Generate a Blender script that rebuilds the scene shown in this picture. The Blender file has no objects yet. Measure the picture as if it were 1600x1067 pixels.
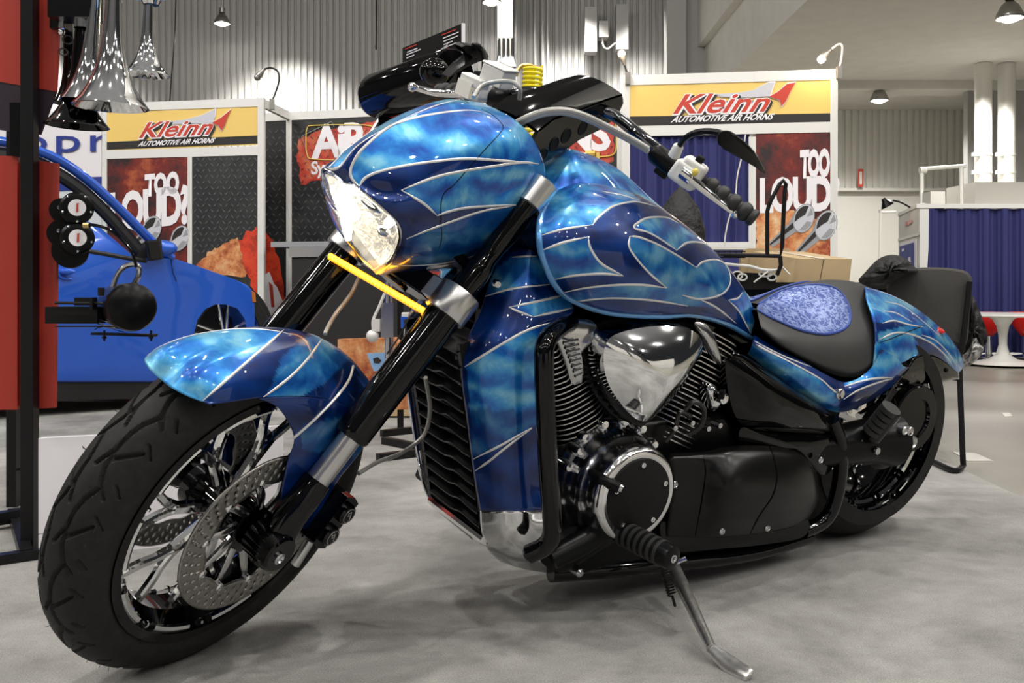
import bpy, math, random
import numpy as np
from mathutils import Vector, Matrix
from mathutils.bvhtree import BVHTree
random.seed(7)
scene = bpy.context.scene
col = scene.collection
PI = math.pi

# ---------------------------------------------------------------- camera (level, rising lens), world, lamps, exposure
FPX, YH, CX, HC = 1529.4, 442.45, 800.0, 0.6884
cam_data = bpy.data.cameras.new('camera')
cam = bpy.data.objects.new('camera', cam_data); col.objects.link(cam); scene.camera = cam
cam.location = (0, 0, HC); cam.rotation_euler = (PI / 2, 0, 0)
cam_data.sensor_width = 36.0; cam_data.lens = 36.0 * FPX / 1600.0
cam_data.shift_y = -(533.5 - YH) / 1600.0
cam_data.clip_start = 0.05; cam_data.clip_end = 200

scene.view_settings.view_transform = 'Standard'
scene.view_settings.look = 'None'
scene.view_settings.gamma = 1.0
scene.view_settings.use_curve_mapping = False
scene.view_settings.exposure = -0.36

world = bpy.data.worlds.new('world'); scene.world = world; world.use_nodes = True
bg = world.node_tree.nodes['Background']; bg.inputs[0].default_value = (0.86, 0.88, 0.92, 1); bg.inputs[1].default_value = 0.03

def lamp(name, kind, loc, power, color=(1, .96, .9), size=0.2, rot=None, spot=None, blend=.5):
    l = bpy.data.lights.new(name, kind); l.energy = power; l.color = color
    if kind == 'AREA': l.size = size
    else: l.shadow_soft_size = size
    if spot: l.spot_size = math.radians(spot); l.spot_blend = blend
    o = bpy.data.objects.new(name, l); col.objects.link(o); o.location = loc
    if rot: o.rotation_euler = rot
    return o
# the rows of high bay lamps over the hall
for i in range(7):
    for j in range(6):
        lamp('high_bay_lamp', 'POINT', (-12 + i * 4.0 + (j % 2) * 1.3, -9 + j * 4.2, 8.6), (220, 380, 640, 640, 90, 90)[j], size=.12)

# ---------------------------------------------------------------- frames
def px(u, v, d):
    """point at distance d in front of the camera that the photo shows at pixel u, v"""
    return Vector(((u - CX) / FPX * d, d, HC - (v - YH) / FPX * d))
def pz(u, v, z=0.0):
    d = (HC - z) * FPX / (v - YH); return px(u, v, d)
YAW, LEAN, STEER, RAKE = 212.1697, 9.4451, 29.9376, 37.6863
BIKE_LOC = Vector((0.89827, 2.71886, 0.001395))
MB = Matrix.Rotation(math.radians(YAW), 3, 'Z') @ Matrix.Rotation(math.radians(-LEAN), 3, 'X')
AX = Vector((-math.sin(math.radians(RAKE)), 0, math.cos(math.radians(RAKE))))
PERP = Vector((math.cos(math.radians(RAKE)), 0, math.sin(math.radians(RAKE))))
MS = Matrix.Rotation(math.radians(STEER), 3, AX)
PIV = Vector((1.69224, 0, 0.28353))
AXLE = Vector((1.7233, 0, 0.30752))
MBi = MB.transposed(); MSi = MS.transposed()
def b2w(p): return MB @ Vector(p) + BIKE_LOC
def w2b(p): return MBi @ (Vector(p) - BIKE_LOC)
def S(p): return MS @ (Vector(p) - PIV) + PIV          # steered front end -> bike
def Sd(v): return MS @ Vector(v)
def brel(u, v, y, fr='B'):
    """bike-frame (or fork-frame) point seen at u, v with lateral offset y"""
    o = w2b((0, 0, HC)); d = MBi @ Vector(((u - CX) / FPX, 1, -(v - YH) / FPX))
    if fr == 'S': o = MSi @ (o - PIV) + PIV; d = MSi @ d
    t = (y - o.y) / d.y
    return o + d * t
def proj(p):
    w = b2w(p); return (CX + FPX * w.x / w.y, YH - FPX * (w.z - HC) / w.y)

# ---------------------------------------------------------------- materials
def nd(nt, t, **kw):
    n = nt.nodes.new(t)
    for k, v in kw.items():
        if k == 'inp':
            for a, b in v.items(): n.inputs[a].default_value = b
        else: setattr(n, k, v)
    return n
def mat(name, color=(.5, .5, .5), metal=0, rough=.5, coat=0, emis=None, estr=0, spec=.5, noise=None, bump=None, alpha=None, trans=0, ior=1.45, coatr=.03):
    m = bpy.data.materials.new(name); m.use_nodes = True; nt = m.node_tree; p = nt.nodes['Principled BSDF']
    c = (*color, 1)
    p.inputs['Base Color'].default_value = c; p.inputs['Metallic'].default_value = metal; p.inputs['Roughness'].default_value = rough
    p.inputs['Coat Weight'].default_value = coat; p.inputs['Coat Roughness'].default_value = coatr
    p.inputs['Specular IOR Level'].default_value = spec; p.inputs['IOR'].default_value = ior
    p.inputs['Transmission Weight'].default_value = trans
    if emis: p.inputs['Emission Color'].default_value = (*emis, 1); p.inputs['Emission Strength'].default_value = estr
    if noise:   # (scale, amount, detail)
        tc = nd(nt, 'ShaderNodeTexCoord'); n = nd(nt, 'ShaderNodeTexNoise', inp={'Scale': noise[0], 'Detail': noise[2] if len(noise) > 2 else 4})
        nt.links.new(tc.outputs['Object'], n.inputs['Vector'])
        r = nd(nt, 'ShaderNodeMapRange', inp={'From Min': .3, 'From Max': .7, 'To Min': 1 - noise[1], 'To Max': 1 + noise[1]})
        nt.links.new(n.outputs['Fac'], r.inputs['Value'])
        h = nd(nt, 'ShaderNodeMixRGB', blend_type='MULTIPLY', inp={'Fac': 1, 'Color1': c})
        nt.links.new(r.outputs[0], h.inputs['Color2']); nt.links.new(h.outputs[0], p.inputs['Base Color'])
    if bump:    # (scale, strength, distance)
        tc = nd(nt, 'ShaderNodeTexCoord'); n = nd(nt, 'ShaderNodeTexNoise', inp={'Scale': bump[0], 'Detail': 3})
        nt.links.new(tc.outputs['Object'], n.inputs['Vector'])
        b = nd(nt, 'ShaderNodeBump', inp={'Strength': bump[1], 'Distance': bump[2]})
        nt.links.new(n.outputs['Fac'], b.inputs['Height']); nt.links.new(b.outputs[0], p.inputs['Normal'])
    return m
M = {}
M['chrome'] = mat('chrome', (.88, .89, .90), 1, .06)
M['polished'] = mat('polished_metal', (.62, .62, .63), 1, .16)
M['brushed'] = mat('brushed_aluminium', (.62, .62, .62), 1, .28)
M['steel'] = mat('disc_steel', (.33, .32, .30), 1, .34, noise=(40, .15))
M['black_gloss'] = mat('gloss_black', (.001, .001, .0013), 0, .08, coat=.35, spec=.25)
M['black_satin'] = mat('satin_black', (.004, .004, .0045), 0, .3, spec=.2)
M['black_matte'] = mat('matte_black', (.008, .008, .008), 0, .6, spec=.2)
M['black_metal'] = mat('black_metal', (.012, .012, .013), .3, .35, spec=.3)
M['rubber'] = mat('tyre_rubber', (.013, .013, .0125), 0, .6, spec=.3, noise=(60, .3), bump=(900, .15, .0006))
M['grip_rubber'] = mat('grip_rubber', (.02, .02, .02), 0, .5)
M['leather'] = mat('black_leather', (.034, .034, .034), 0, .46, bump=(700, .12, .0006))
M['white_metal'] = mat('white_housing', (.72, .72, .70), .1, .35)
M['yellow'] = mat('yellow_plastic', (.75, .60, .12), 0, .4)
M['stripe'] = mat('silver_pinstripe', (.66, .66, .66), .3, .28, coat=.6)
M['chrome_soft'] = mat('soft_chrome', (.82, .82, .83), 1, .13)
M['amber'] = mat('amber_led', (1, .5, .02), 0, .4, emis=(1, .42, .02), estr=10)
M['lens'] = mat('clear_lens', (1, 1, 1), 0, .02, trans=1, ior=1.12)
M['bulb'] = mat('headlight_bulb', (1, 1, 1), 0, .4, emis=(1, .88, .66), estr=60)
M['reflector'] = mat('reflector_bowl', (.95, .94, .91), 1, .22, bump=(55, .6, .01))
M['red_gloss'] = mat('red_lens', (.5, .01, .01), 0, .1, coat=1)
M['cable'] = mat('grey_cable', (.38, .375, .36), .3, .35)
M['cable_black'] = mat('black_cable', (.02, .02, .02), 0, .3)

def paint_mat(name, k=1.0):
    """candy blue with pale airbrushed marbling where the 'tone' attribute says so"""
    m = bpy.data.materials.new(name); m.use_nodes = True; nt = m.node_tree; p = nt.nodes['Principled BSDF']; L = nt.links.new
    at = nd(nt, 'ShaderNodeAttribute', attribute_name='tone')
    tc = nd(nt, 'ShaderNodeTexCoord')
    n1 = nd(nt, 'ShaderNodeTexNoise', inp={'Scale': 9, 'Detail': 5, 'Distortion': 1.6})
    w1 = nd(nt, 'ShaderNodeTexWave', wave_type='RINGS', inp={'Scale': 5.5, 'Distortion': 6.5, 'Detail': 3, 'Detail Scale': 1.3, 'Detail Roughness': .55})
    w2 = nd(nt, 'ShaderNodeTexNoise', inp={'Scale': 38, 'Detail': 4, 'Distortion': 2.5})
    L(tc.outputs['Object'], n1.inputs['Vector']); L(tc.outputs['Object'], w1.inputs['Vector']); L(tc.outputs['Object'], w2.inputs['Vector'])
    a = nd(nt, 'ShaderNodeMath', operation='MULTIPLY'); L(n1.outputs['Fac'], a.inputs[0]); a.inputs[1].default_value = 1.0
    b = nd(nt, 'ShaderNodeMath', operation='MULTIPLY_ADD'); L(w1.outputs['Fac'], b.inputs[0]); b.inputs[1].default_value = .30; L(a.outputs[0], b.inputs[2])
    c = nd(nt, 'ShaderNodeMath', operation='MULTIPLY_ADD'); L(w2.outputs['Fac'], c.inputs[0]); c.inputs[1].default_value = .20; L(b.outputs[0], c.inputs[2])
    r = nd(nt, 'ShaderNodeValToRGB'); L(c.outputs[0], r.inputs[0])
    e = r.color_ramp.elements
    e[0].position = .48; e[0].color = (.004, .06, .34, 1); e[1].position = 1.0; e[1].color = (.19, .50, .70, 1)
    x = e.new(.66); x.color = (.010, .16, .54, 1); x = e.new(.82); x.color = (.05, .31, .64, 1)
    dk = nd(nt, 'ShaderNodeValToRGB'); L(c.outputs[0], dk.inputs[0]); e = dk.color_ramp.elements
    e[0].position = .4; e[0].color = (.0003, .006, .055, 1); e[1].position = 1; e[1].color = (.001, .034, .20, 1)
    mx = nd(nt, 'ShaderNodeMixRGB'); L(at.outputs['Fac'], mx.inputs[0]); L(dk.outputs[0], mx.inputs[1]); L(r.outputs[0], mx.inputs[2])
    L(mx.outputs[0], p.inputs['Base Color'])
    p.inputs['Metallic'].default_value = .35; p.inputs['Roughness'].default_value = .32
    p.inputs['Coat Weight'].default_value = .75; p.inputs['Coat Roughness'].default_value = .02; p.inputs['Specular IOR Level'].default_value = .25
    return m
M['paint'] = paint_mat('candy_blue_airbrush')

# ---------------------------------------------------------------- mesh building
class Mesh:
    def __init__(s): s.v = []; s.f = []; s.m = []; s.attr = {}
    def add(s, vs, fs, mi=0, tf=None):
        k = len(s.v)
        s.v += [tuple(tf(v)) for v in vs] if tf else [tuple(v) for v in vs]
        s.f += [tuple(i + k for i in f) for f in fs]; s.m += [mi] * len(fs)
        return s
    def box(s, c, sz, mi=0, tf=None, R=None):
        x, y, z = sz[0] / 2, sz[1] / 2, sz[2] / 2; c = Vector(c)
        vs = [Vector((a * x, b * y, d * z)) for a in (-1, 1) for b in (-1, 1) for d in (-1, 1)]
        if R: vs = [R @ v for v in vs]
        vs = [v + c for v in vs]
        return s.add(vs, [(0, 1, 3, 2), (4, 6, 7, 5), (0, 4, 5, 1), (2, 3, 7, 6), (0, 2, 6, 4), (1, 5, 7, 3)], mi, tf)
    def tube(s, pts, r, n=12, mi=0, tf=None, cap=True, smooth=0, flat=None):
        P = [Vector(p) for p in pts]
        if smooth: P = crom(P, smooth)
        rs = r if isinstance(r, (list, tuple)) else [r] * len(P)
        if len(rs) != len(P):
            rs = [float(np.interp(i / (len(P) - 1) * (len(rs) - 1), range(len(rs)), rs)) for i in range(len(P))]
        vs = []; up = None
        for i, p in enumerate(P):
            t = (P[min(i + 1, len(P) - 1)] - P[max(i - 1, 0)])
            if t.length < 1e-9: t = Vector((0, 0, 1))
            t.normalize()
            if up is None: up = t.orthogonal().normalized()
            up = (up - t * up.dot(t)); up.normalize(); w = t.cross(up)
            for k in range(n):
                a = 2 * PI * k / n
                vs.append(p + (up * math.cos(a) * (flat or 1) + w * math.sin(a)) * rs[i])
        fs = [(i * n + k, i * n + (k + 1) % n, (i + 1) * n + (k + 1) % n, (i + 1) * n + k) for i in range(len(P) - 1) for k in range(n)]
        if cap: fs += [tuple(range(n))[::-1], tuple((len(P) - 1) * n + k for k in range(n))]
        return s.add(vs, fs, mi, tf)
    def lathe(s, prof, c, axis, n=32, mi=0, tf=None, close=False, ang=2 * PI, x0=None):
        """prof: list of (distance along axis, radius)"""
        ax = Vector(axis).normalized(); c = Vector(c)
        u = (Vector(x0) - ax * Vector(x0).dot(ax)).normalized() if x0 else ax.orthogonal().normalized()
        w = ax.cross(u); vs = []
        full = abs(ang - 2 * PI) < 1e-6; nn = n if full else n + 1
        for (h, r) in prof:
            for k in range(nn):
                a = ang * k / n
                vs.append(c + ax * h + (u * math.cos(a) + w * math.sin(a)) * max(r, 1e-5))
        P = len(prof); fs = []
        for i in range(P if close else P - 1):
            j = (i + 1) % P
            for k in range(n):
                k2 = (k + 1) % nn
                fs.append((i * nn + k, i * nn + k2, j * nn + k2, j * nn + k))
        return s.add(vs, fs, mi, tf)
    def prism(s, poly, h0, h1, o, ux, uy, uz, mi=0, tf=None):
        o, ux, uy, uz = Vector(o), Vector(ux), Vector(uy), Vector(uz); n = len(poly)
        vs = [o + ux * a + uy * b + uz * h0 for a, b in poly] + [o + ux * a + uy * b + uz * h1 for a, b in poly]
        fs = [tuple(range(n))[::-1], tuple(range(n, 2 * n))] + [(i, (i + 1) % n, n + (i + 1) % n, n + i) for i in range(n)]
        return s.add(vs, fs, mi, tf)
    def sphere(s, c, r, n=16, mi=0, tf=None, sc=(1, 1, 1), R=None):
        c = Vector(c); vs = []; m = n // 2
        for i in range(m + 1):
            for k in range(n):
                a = PI * i / m; b = 2 * PI * k / n
                v = Vector((math.sin(a) * math.cos(b) * sc[0], math.sin(a) * math.sin(b) * sc[1], math.cos(a) * sc[2])) * r
                if R: v = R @ v
                vs.append(c + v)
        fs = [(i * n + k, (i + 1) * n + k, (i + 1) * n + (k + 1) % n, i * n + (k + 1) % n) for i in range(m) for k in range(n)]
        return s.add(vs, fs, mi, tf)
    def build(s, name, mats, parent=None, smooth=True, bevel=0, subs=0, solid=0, sangle=35, weld=True, attrs=None, solid_off=-1, loc=None):
        me = bpy.data.meshes.new(name)
        vv = s.v if loc is None else [(a[0] - loc[0], a[1] - loc[1], a[2] - loc[2]) for a in s.v]
        me.from_pydata([tuple(v) for v in vv], [], s.f)
        if not isinstance(mats, (list, tuple)): mats = [mats]
        for m in mats: me.materials.append(M[m] if isinstance(m, str) else m)
        me.polygons.foreach_set('material_index', s.m)
        if attrs:
            for k, arr in attrs.items():
                a = me.attributes.new(k, 'FLOAT', 'POINT'); full = list(arr) + [0.0] * (len(s.v) - len(arr)); a.data.foreach_set('value', full)
        import bmesh
        bm = bmesh.new(); bm.from_mesh(me)
        if weld: bmesh.ops.remove_doubles(bm, verts=bm.verts, dist=1e-5)
        bmesh.ops.recalc_face_normals(bm, faces=bm.faces)
        for f in bm.faces: f.smooth = smooth
        if smooth:
            ca = math.radians(sangle)
            for e in bm.edges:
                if len(e.link_faces) == 2 and e.calc_face_angle(0) > ca: e.smooth = False
        bm.to_mesh(me); bm.free()
        o = bpy.data.objects.new(name, me); col.objects.link(o)
        if parent: o.parent = parent
        if loc is not None: o.location = loc
        if solid: md = o.modifiers.new('solid', 'SOLIDIFY'); md.thickness = solid; md.offset = solid_off
        if bevel:
            md = o.modifiers.new('bevel', 'BEVEL'); md.width = bevel; md.segments = 2; md.limit_method = 'ANGLE'; md.angle_limit = math.radians(40)
        if subs: md = o.modifiers.new('sub', 'SUBSURF'); md.levels = subs; md.render_levels = subs
        return o
def crom(P, n, closed=False):
    """Catmull-Rom through the points, n pieces per span"""
    P = [np.array(p, float) for p in P]; N = len(P); out = []
    if N == 2: closed = False
    for i in range(N if closed else N - 1):
        if closed: a, b, c, d = P[(i - 1) % N], P[i], P[(i + 1) % N], P[(i + 2) % N]
        else:
            b, c = P[i], P[i + 1]
            a = P[i - 1] if i > 0 else 2 * b - c
            d = P[i + 2] if i + 2 < N else 2 * c - b
        for k in range(n):
            t = k / n
            out.append(.5 * ((2 * b) + (-a + c) * t + (2 * a - 5 * b + 4 * c - d) * t * t + (-a + 3 * b - 3 * c + d) * t ** 3))
    if not closed: out.append(P[-1])
    return [Vector(o) if len(o) == 3 else tuple(o) for o in out]
def tag(o, label=None, cat=None, group=None, kind=None):
    if label: o['label'] = label
    if cat: o['category'] = cat
    if group: o['group'] = group
    if kind: o['kind'] = kind
    return o
def empty(name, loc=(0, 0, 0), rot=None):
    o = bpy.data.objects.new(name, None); col.objects.link(o); o.location = loc; o.empty_display_size = .1
    if rot: o.rotation_euler = rot
    return o
def local(root): # world -> root-local for meshes given in world coordinates
    mi = (Matrix.Translation(root.location) @ root.rotation_euler.to_matrix().to_4x4()).inverted()
    return lambda p: mi @ Vector(p)
def dense(rows, ni, nj):
    """rows of 3-D points -> Catmull-Rom resampled grid"""
    a = [crom(r, nj) for r in rows]
    cols = [crom([a[i][j] for i in range(len(a))], ni) for j in range(len(a[0]))]
    return [[cols[j][i] for j in range(len(cols))] for i in range(len(cols[0]))]
def dense_sym(rows, ni, nj):
    """first row lies on the mirror plane: give the spline its mirror image so the crown is smooth"""
    g = [Vector((p[0], -p[1], p[2])) for p in rows[1]]
    return dense([g] + rows, ni, nj)[ni:]
def grid_faces(ni, nj): return [(i * nj + j, i * nj + j + 1, (i + 1) * nj + j + 1, (i + 1) * nj + j) for i in range(ni - 1) for j in range(nj - 1)]
def inpoly(u, v, poly):
    r = False; n = len(poly); j = n - 1
    for i in range(n):
        a, b = poly[i]; c, d = poly[j]
        if (b > v) != (d > v) and u < (c - a) * (v - b) / (d - b) + a: r = not r
        j = i
    return r
M['amber_soft'] = mat('amber_tube', (.9, .45, .03), 0, .3, emis=(1, .36, .01), estr=1.8)
M['rim_reflection'] = mat('pale_blue_rim', (.10, .30, .62), .4, .2, coat=1)  # tank edge bead; its pale blue stands in for a reflection
M['black_chrome'] = mat('black_chrome', (.16, .16, .17), 1, .08)
M['stand_chrome'] = mat('worn_chrome', (.75, .74, .72), 1, .33, noise=(60, .2))
M['satin_cover'] = mat('satin_cover_black', (.004, .004, .004), 0, .28, spec=.35)
M['seam_black'] = mat('seam_black', (.0008, .0008, .0008), 0, .6, spec=.05)
M['blue_piping'] = mat('blue_piping', (.03, .07, .30), 0, .35)
def leather_mat():
    m = bpy.data.materials.new('embossed_blue_leather'); m.use_nodes = True; nt = m.node_tree; p = nt.nodes['Principled BSDF']; L = nt.links.new
    tc = nd(nt, 'ShaderNodeTexCoord'); v = nd(nt, 'ShaderNodeTexVoronoi', feature='DISTANCE_TO_EDGE', inp={'Scale': 62})
    n = nd(nt, 'ShaderNodeTexNoise', inp={'Scale': 22, 'Detail': 3}); mp = nd(nt, 'ShaderNodeMapping', inp={'Scale': (1, .32, 1)})
    ad = nd(nt, 'ShaderNodeVectorMath', operation='MULTIPLY_ADD'); L(n.outputs['Color'], ad.inputs[0]); ad.inputs[1].default_value = (.05, .05, .05)
    L(tc.outputs['Object'], ad.inputs[2]); L(ad.outputs[0], mp.inputs[0]); L(mp.outputs[0], v.inputs['Vector'])
    r = nd(nt, 'ShaderNodeValToRGB'); L(v.outputs['Distance'], r.inputs[0]); e = r.color_ramp.elements
    e[0].position = 0; e[0].color = (.26, .34, .60, 1); e[1].position = .15; e[1].color = (.02, .055, .26, 1)
    L(r.outputs[0], p.inputs['Base Color']); p.inputs['Roughness'].default_value = .3; p.inputs['Metallic'].default_value = .25
    b = nd(nt, 'ShaderNodeBump', inp={'Strength': .5, 'Distance': .002}); L(v.outputs['Distance'], b.inputs['Height']); b.invert = True; L(b.outputs[0], p.inputs['Normal'])
    return m
M['blue_leather'] = leather_mat()
def carpet_mat(name, c0, c1, sc=2.2, fine=330):
    m = bpy.data.materials.new(name); m.use_nodes = True; nt = m.node_tree; p = nt.nodes['Principled BSDF']; L = nt.links.new
    tc = nd(nt, 'ShaderNodeTexCoord'); n = nd(nt, 'ShaderNodeTexNoise', inp={'Scale': sc, 'Detail': 7, 'Roughness': .68, 'Distortion': .25})
    f = nd(nt, 'ShaderNodeTexNoise', inp={'Scale': fine, 'Detail': 2}); L(tc.outputs['Object'], n.inputs['Vector']); L(tc.outputs['Object'], f.inputs['Vector'])
    r = nd(nt, 'ShaderNodeValToRGB'); L(n.outputs['Fac'], r.inputs[0]); e = r.color_ramp.elements
    e[0].position = .36; e[0].color = (*c0, 1); e[1].position = .66; e[1].color = (*c1, 1)
    x = nd(nt, 'ShaderNodeMixRGB', blend_type='MULTIPLY', inp={'Fac': .55}); L(r.outputs[0], x.inputs[1])
    g = nd(nt, 'ShaderNodeMapRange', inp={'From Min': .3, 'From Max': .7, 'To Min': .55, 'To Max': 1.25}); L(f.outputs['Fac'], g.inputs[0]); L(g.outputs[0], x.inputs[2])
    L(x.outputs[0], p.inputs['Base Color']); p.inputs['Roughness'].default_value = .95; p.inputs['Specular IOR Level'].default_value = .1
    b = nd(nt, 'ShaderNodeBump', inp={'Strength': .5, 'Distance': .004}); L(f.outputs['Fac'], b.inputs['Height']); L(b.outputs[0], p.inputs['Normal'])
    return m
M['carpet'] = carpet_mat('grey_carpet', (.20, .196, .188), (.38, .375, .36))
# ================================================================ MOTORCYCLE
bike = empty('motorcycle', BIKE_LOC)
bike.rotation_euler = MB.to_euler()
tag(bike, 'candy blue airbrushed cruiser motorcycle leaning on its kickstand on the grey carpet', 'motorcycle')

def stripe_on(mesh, tree, pts, w, mi, fr, mirror, lift=.0007):
    """pinstripe laid on the panel: a slim raised ribbon following the surface"""
    o = w2b((0, 0, HC)); P = []
    q = crom(pts, 1) if len(pts) < 3 else crom(pts, 8)
    if len(pts) < 3: q = [tuple(np.array(pts[0]) + (np.array(pts[1]) - np.array(pts[0])) * k / 8) for k in range(9)]
    for (u, v) in q:
        d = (MBi @ Vector(((u - CX) / FPX, 1, -(v - YH) / FPX))).normalized()
        h = tree.ray_cast(o, d)
        if h[0] is None: continue
        n = h[1] if h[1].dot(d) < 0 else -h[1]
        if P and (h[0] - P[-1][0]).length > .07: continue
        P.append((h[0], n))
    if len(P) < 3: return
    N = [sum((P[max(0, min(len(P) - 1, i + k))][1] for k in (-2, -1, 0, 1, 2)), Vector()).normalized() for i in range(len(P))]
    vs = []
    for i, (p, _) in enumerate(P):
        t = (P[min(i + 1, len(P) - 1)][0] - P[max(i - 1, 0)][0]).normalized()
        s = t.cross(N[i]).normalized()
        taper = min(1, .25 + .75 * min(i, len(P) - 1 - i) / 5.0)
        for k, h in ((-1, -.0006), (-.6, 1), (.6, 1), (1, -.0006)):
            vs.append(p + s * (w / 2 * k * taper) + N[i] * (lift if h == 1 else -.0004))
    fs = [(i * 4 + k, i * 4 + k + 1, i * 4 + k + 5, i * 4 + k + 4) for i in range(len(P) - 1) for k in range(3)]
    mesh.add(vs, fs, mi)
    if mirror:
        if fr == 'S': vm = [S((lambda q: (q.x, -q.y, q.z))(MSi @ (v - PIV) + PIV)) for v in vs]
        else: vm = [(v.x, -v.y, v.z) for v in vs]
        mesh.add(vm, fs, mi)

def toS(p): return MSi @ (Vector(p) - PIV) + PIV
def panel(name, rows, fr='B', ni=10, nj=12, light=(), stripes=(), mirror=True, mats=('paint', 'stripe', 'black_satin'), parent=None, width=.0056, extra=None, post=None, solid=.003, raw=False):
    R = [[(Vector(p) if raw else brel(*p, fr)) for p in r] for r in rows]
    if extra: R = extra(R)
    G = (dense_sym if mirror and all(abs(p[1]) < 1e-6 for p in R[0]) else dense)(R, ni, nj); a, b = len(G), len(G[0])
    if post: G = post(G)
    V = [Vector(p) for r in G for p in r]
    conv = (lambda p: S(p)) if fr == 'S' else (lambda p: Vector(p))
    VL = [conv(p) for p in V]; F = grid_faces(a, b)
    tone = []
    for p in VL:
        u, v = proj(p); t = 0
        for k, poly in light:
            if inpoly(u, v, poly): t = k
        tone.append(t)
    m = Mesh(); m.add(VL, F, 0)
    if mirror:
        VR = [conv((p.x, -p.y, p.z)) for p in V]; m.add(VR, [f[::-1] for f in F], 0); tone = tone + tone
    if stripes:
        tree = BVHTree.FromPolygons([Vector(v) for v in m.v], m.f)
        for s in stripes:
            w, mi = width, 1
            if isinstance(s, tuple): w, mi, s = s
            stripe_on(m, tree, s, w, mi, fr, mirror)
    o = m.build(name, mats, parent or bike, attrs={'tone': tone}, sangle=60, weld=True)
    if solid: md = o.modifiers.new('solid', 'SOLIDIFY'); md.thickness = solid; md.offset = -1
    return o

# ---------------------------------------------------------------- wheels
def tyre(R, w, bead, by, groove=True, n=1080, m=90, tf=None, pitch=15, seed=0):
    """cross-section from bead to bead, tread grooves cut into the crown"""
    prof = []
    for k in range(m + 1):
        a = -PI / 2 + PI * k / m
        r = R - .9 * w * (1 - math.cos(a)); y = w * math.sin(a); prof.append((r, y))
    prof = np.array(prof)
    side = [(bead, by), (bead + .010, by + .006), (bead + .018, w * .985)]
    full = [(r, -y) for r, y in side] + [tuple(q) for q in prof] + side[::-1]
    full = np.array(full); K = len(full)
    sl = np.concatenate([[0], np.cumsum(np.hypot(*(np.diff(full, axis=0).T)))]); sl -= sl[-1] / 2
    th = np.linspace(0, 2 * PI, n, endpoint=False)
    T, Sg = np.meshgrid(th, sl, indexing='ij')
    depth = np.zeros_like(T)
    if groove:
        L = 2 * PI * R / pitch
        segs = []
        for sgn in (1, -1):
            off = 0 if sgn > 0 else .5
            c = [(-.18, .030), (.0, .020), (.16, .0155), (.38, .0145), (.60, .019), (.78, .029), (.90, .044)]   # long hooked groove
            segs += [((c[i][0] + off) * L, sgn * c[i][1], (c[i + 1][0] + off) * L, sgn * c[i + 1][1], .0026) for i in range(6)]
            segs += [((.50 + off) * L, sgn * .018, (.24 + off) * L, sgn * .050, .0025)]
            segs += [((.62 + off) * L, sgn * .002, (.42 + off) * L, sgn * .012, .0022)]
            segs += [((.12 + off) * L, sgn * .048, (.24 + off) * L, sgn * .064, .0020), ((.70 + off) * L, sgn * .050, (.80 + off) * L, sgn * .062, .0020)]
        X = (-T * R)
        for (x0, y0, x1, y1, wd) in segs:
            dx, dy = x1 - x0, y1 - y0; l2 = dx * dx + dy * dy
            for sh in (-1, 0, 1):
                Xm = np.mod(X, L) + sh * L
                t = np.clip(((Xm - x0) * dx + (Sg - y0) * dy) / l2, 0, 1)
                d = np.hypot(Xm - x0 - t * dx, Sg - y0 - t * dy)
                depth = np.maximum(depth, .0065 * np.clip(1.6 - d / wd, 0, 1))
    rr = full[:, 0][None, :] - depth * (np.abs(Sg) < .085); yy = np.broadcast_to(full[:, 1][None, :], rr.shape)
    V = np.stack([rr * np.cos(T), yy, rr * np.sin(T)], -1).reshape(-1, 3)
    F = [(i * K + k, i * K + k + 1, ((i + 1) % n) * K + k + 1, ((i + 1) % n) * K + k) for i in range(n) for k in range(K - 1)]
    return V, F
def ring(m, r0, r1, y0, y1, tf, n=96, mi=0):
    m.lathe([(y0, r0), (y0, r1), (y1, r1), (y1, r0)], (0, 0, 0), (0, 1, 0), n, mi, tf, close=True)
def arcpts(r, a0, a1, n, y): return [(r * math.cos(a0 + (a1 - a0) * k / n), y, r * math.sin(a0 + (a1 - a0) * k / n)) for k in range(n + 1)]
def bar(m, pts, w, h, mi, tf, taper=1.0):
    """flat-topped spoke along pts (in the wheel plane) : w wide in plane, h across"""
    P = [Vector(p) for p in pts]; vs = []; n = len(P)
    for i, p in enumerate(P):
        t = (P[min(i + 1, n - 1)] - P[max(i - 1, 0)]).normalized(); s = t.cross(Vector((0, 1, 0))).normalized()
        ww = w * (1 + (taper - 1) * i / (n - 1)) / 2
        for a, b in ((-1, -.55), (-1, .55), (-.55, 1), (.55, 1), (1, .55), (1, -.55), (.55, -1), (-.55, -1)):
            vs.append(p + s * ww * a + Vector((0, 1, 0)) * h / 2 * b)
    fs = [(i * 8 + k, i * 8 + (k + 1) % 8, (i + 1) * 8 + (k + 1) % 8, (i + 1) * 8 + k) for i in range(n - 1) for k in range(8)]
    fs += [tuple(range(8)), tuple((n - 1) * 8 + k for k in range(8))[::-1]]
    m.add(vs, fs, mi, tf)

Ft = lambda p: S(Vector(p) + AXLE)                     # wheel coordinates (axle at 0, axis along y) -> bike
RR, RW = .312, .1142
Rt = lambda p: Vector(p) + Vector((0, 0, RR))

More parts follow.
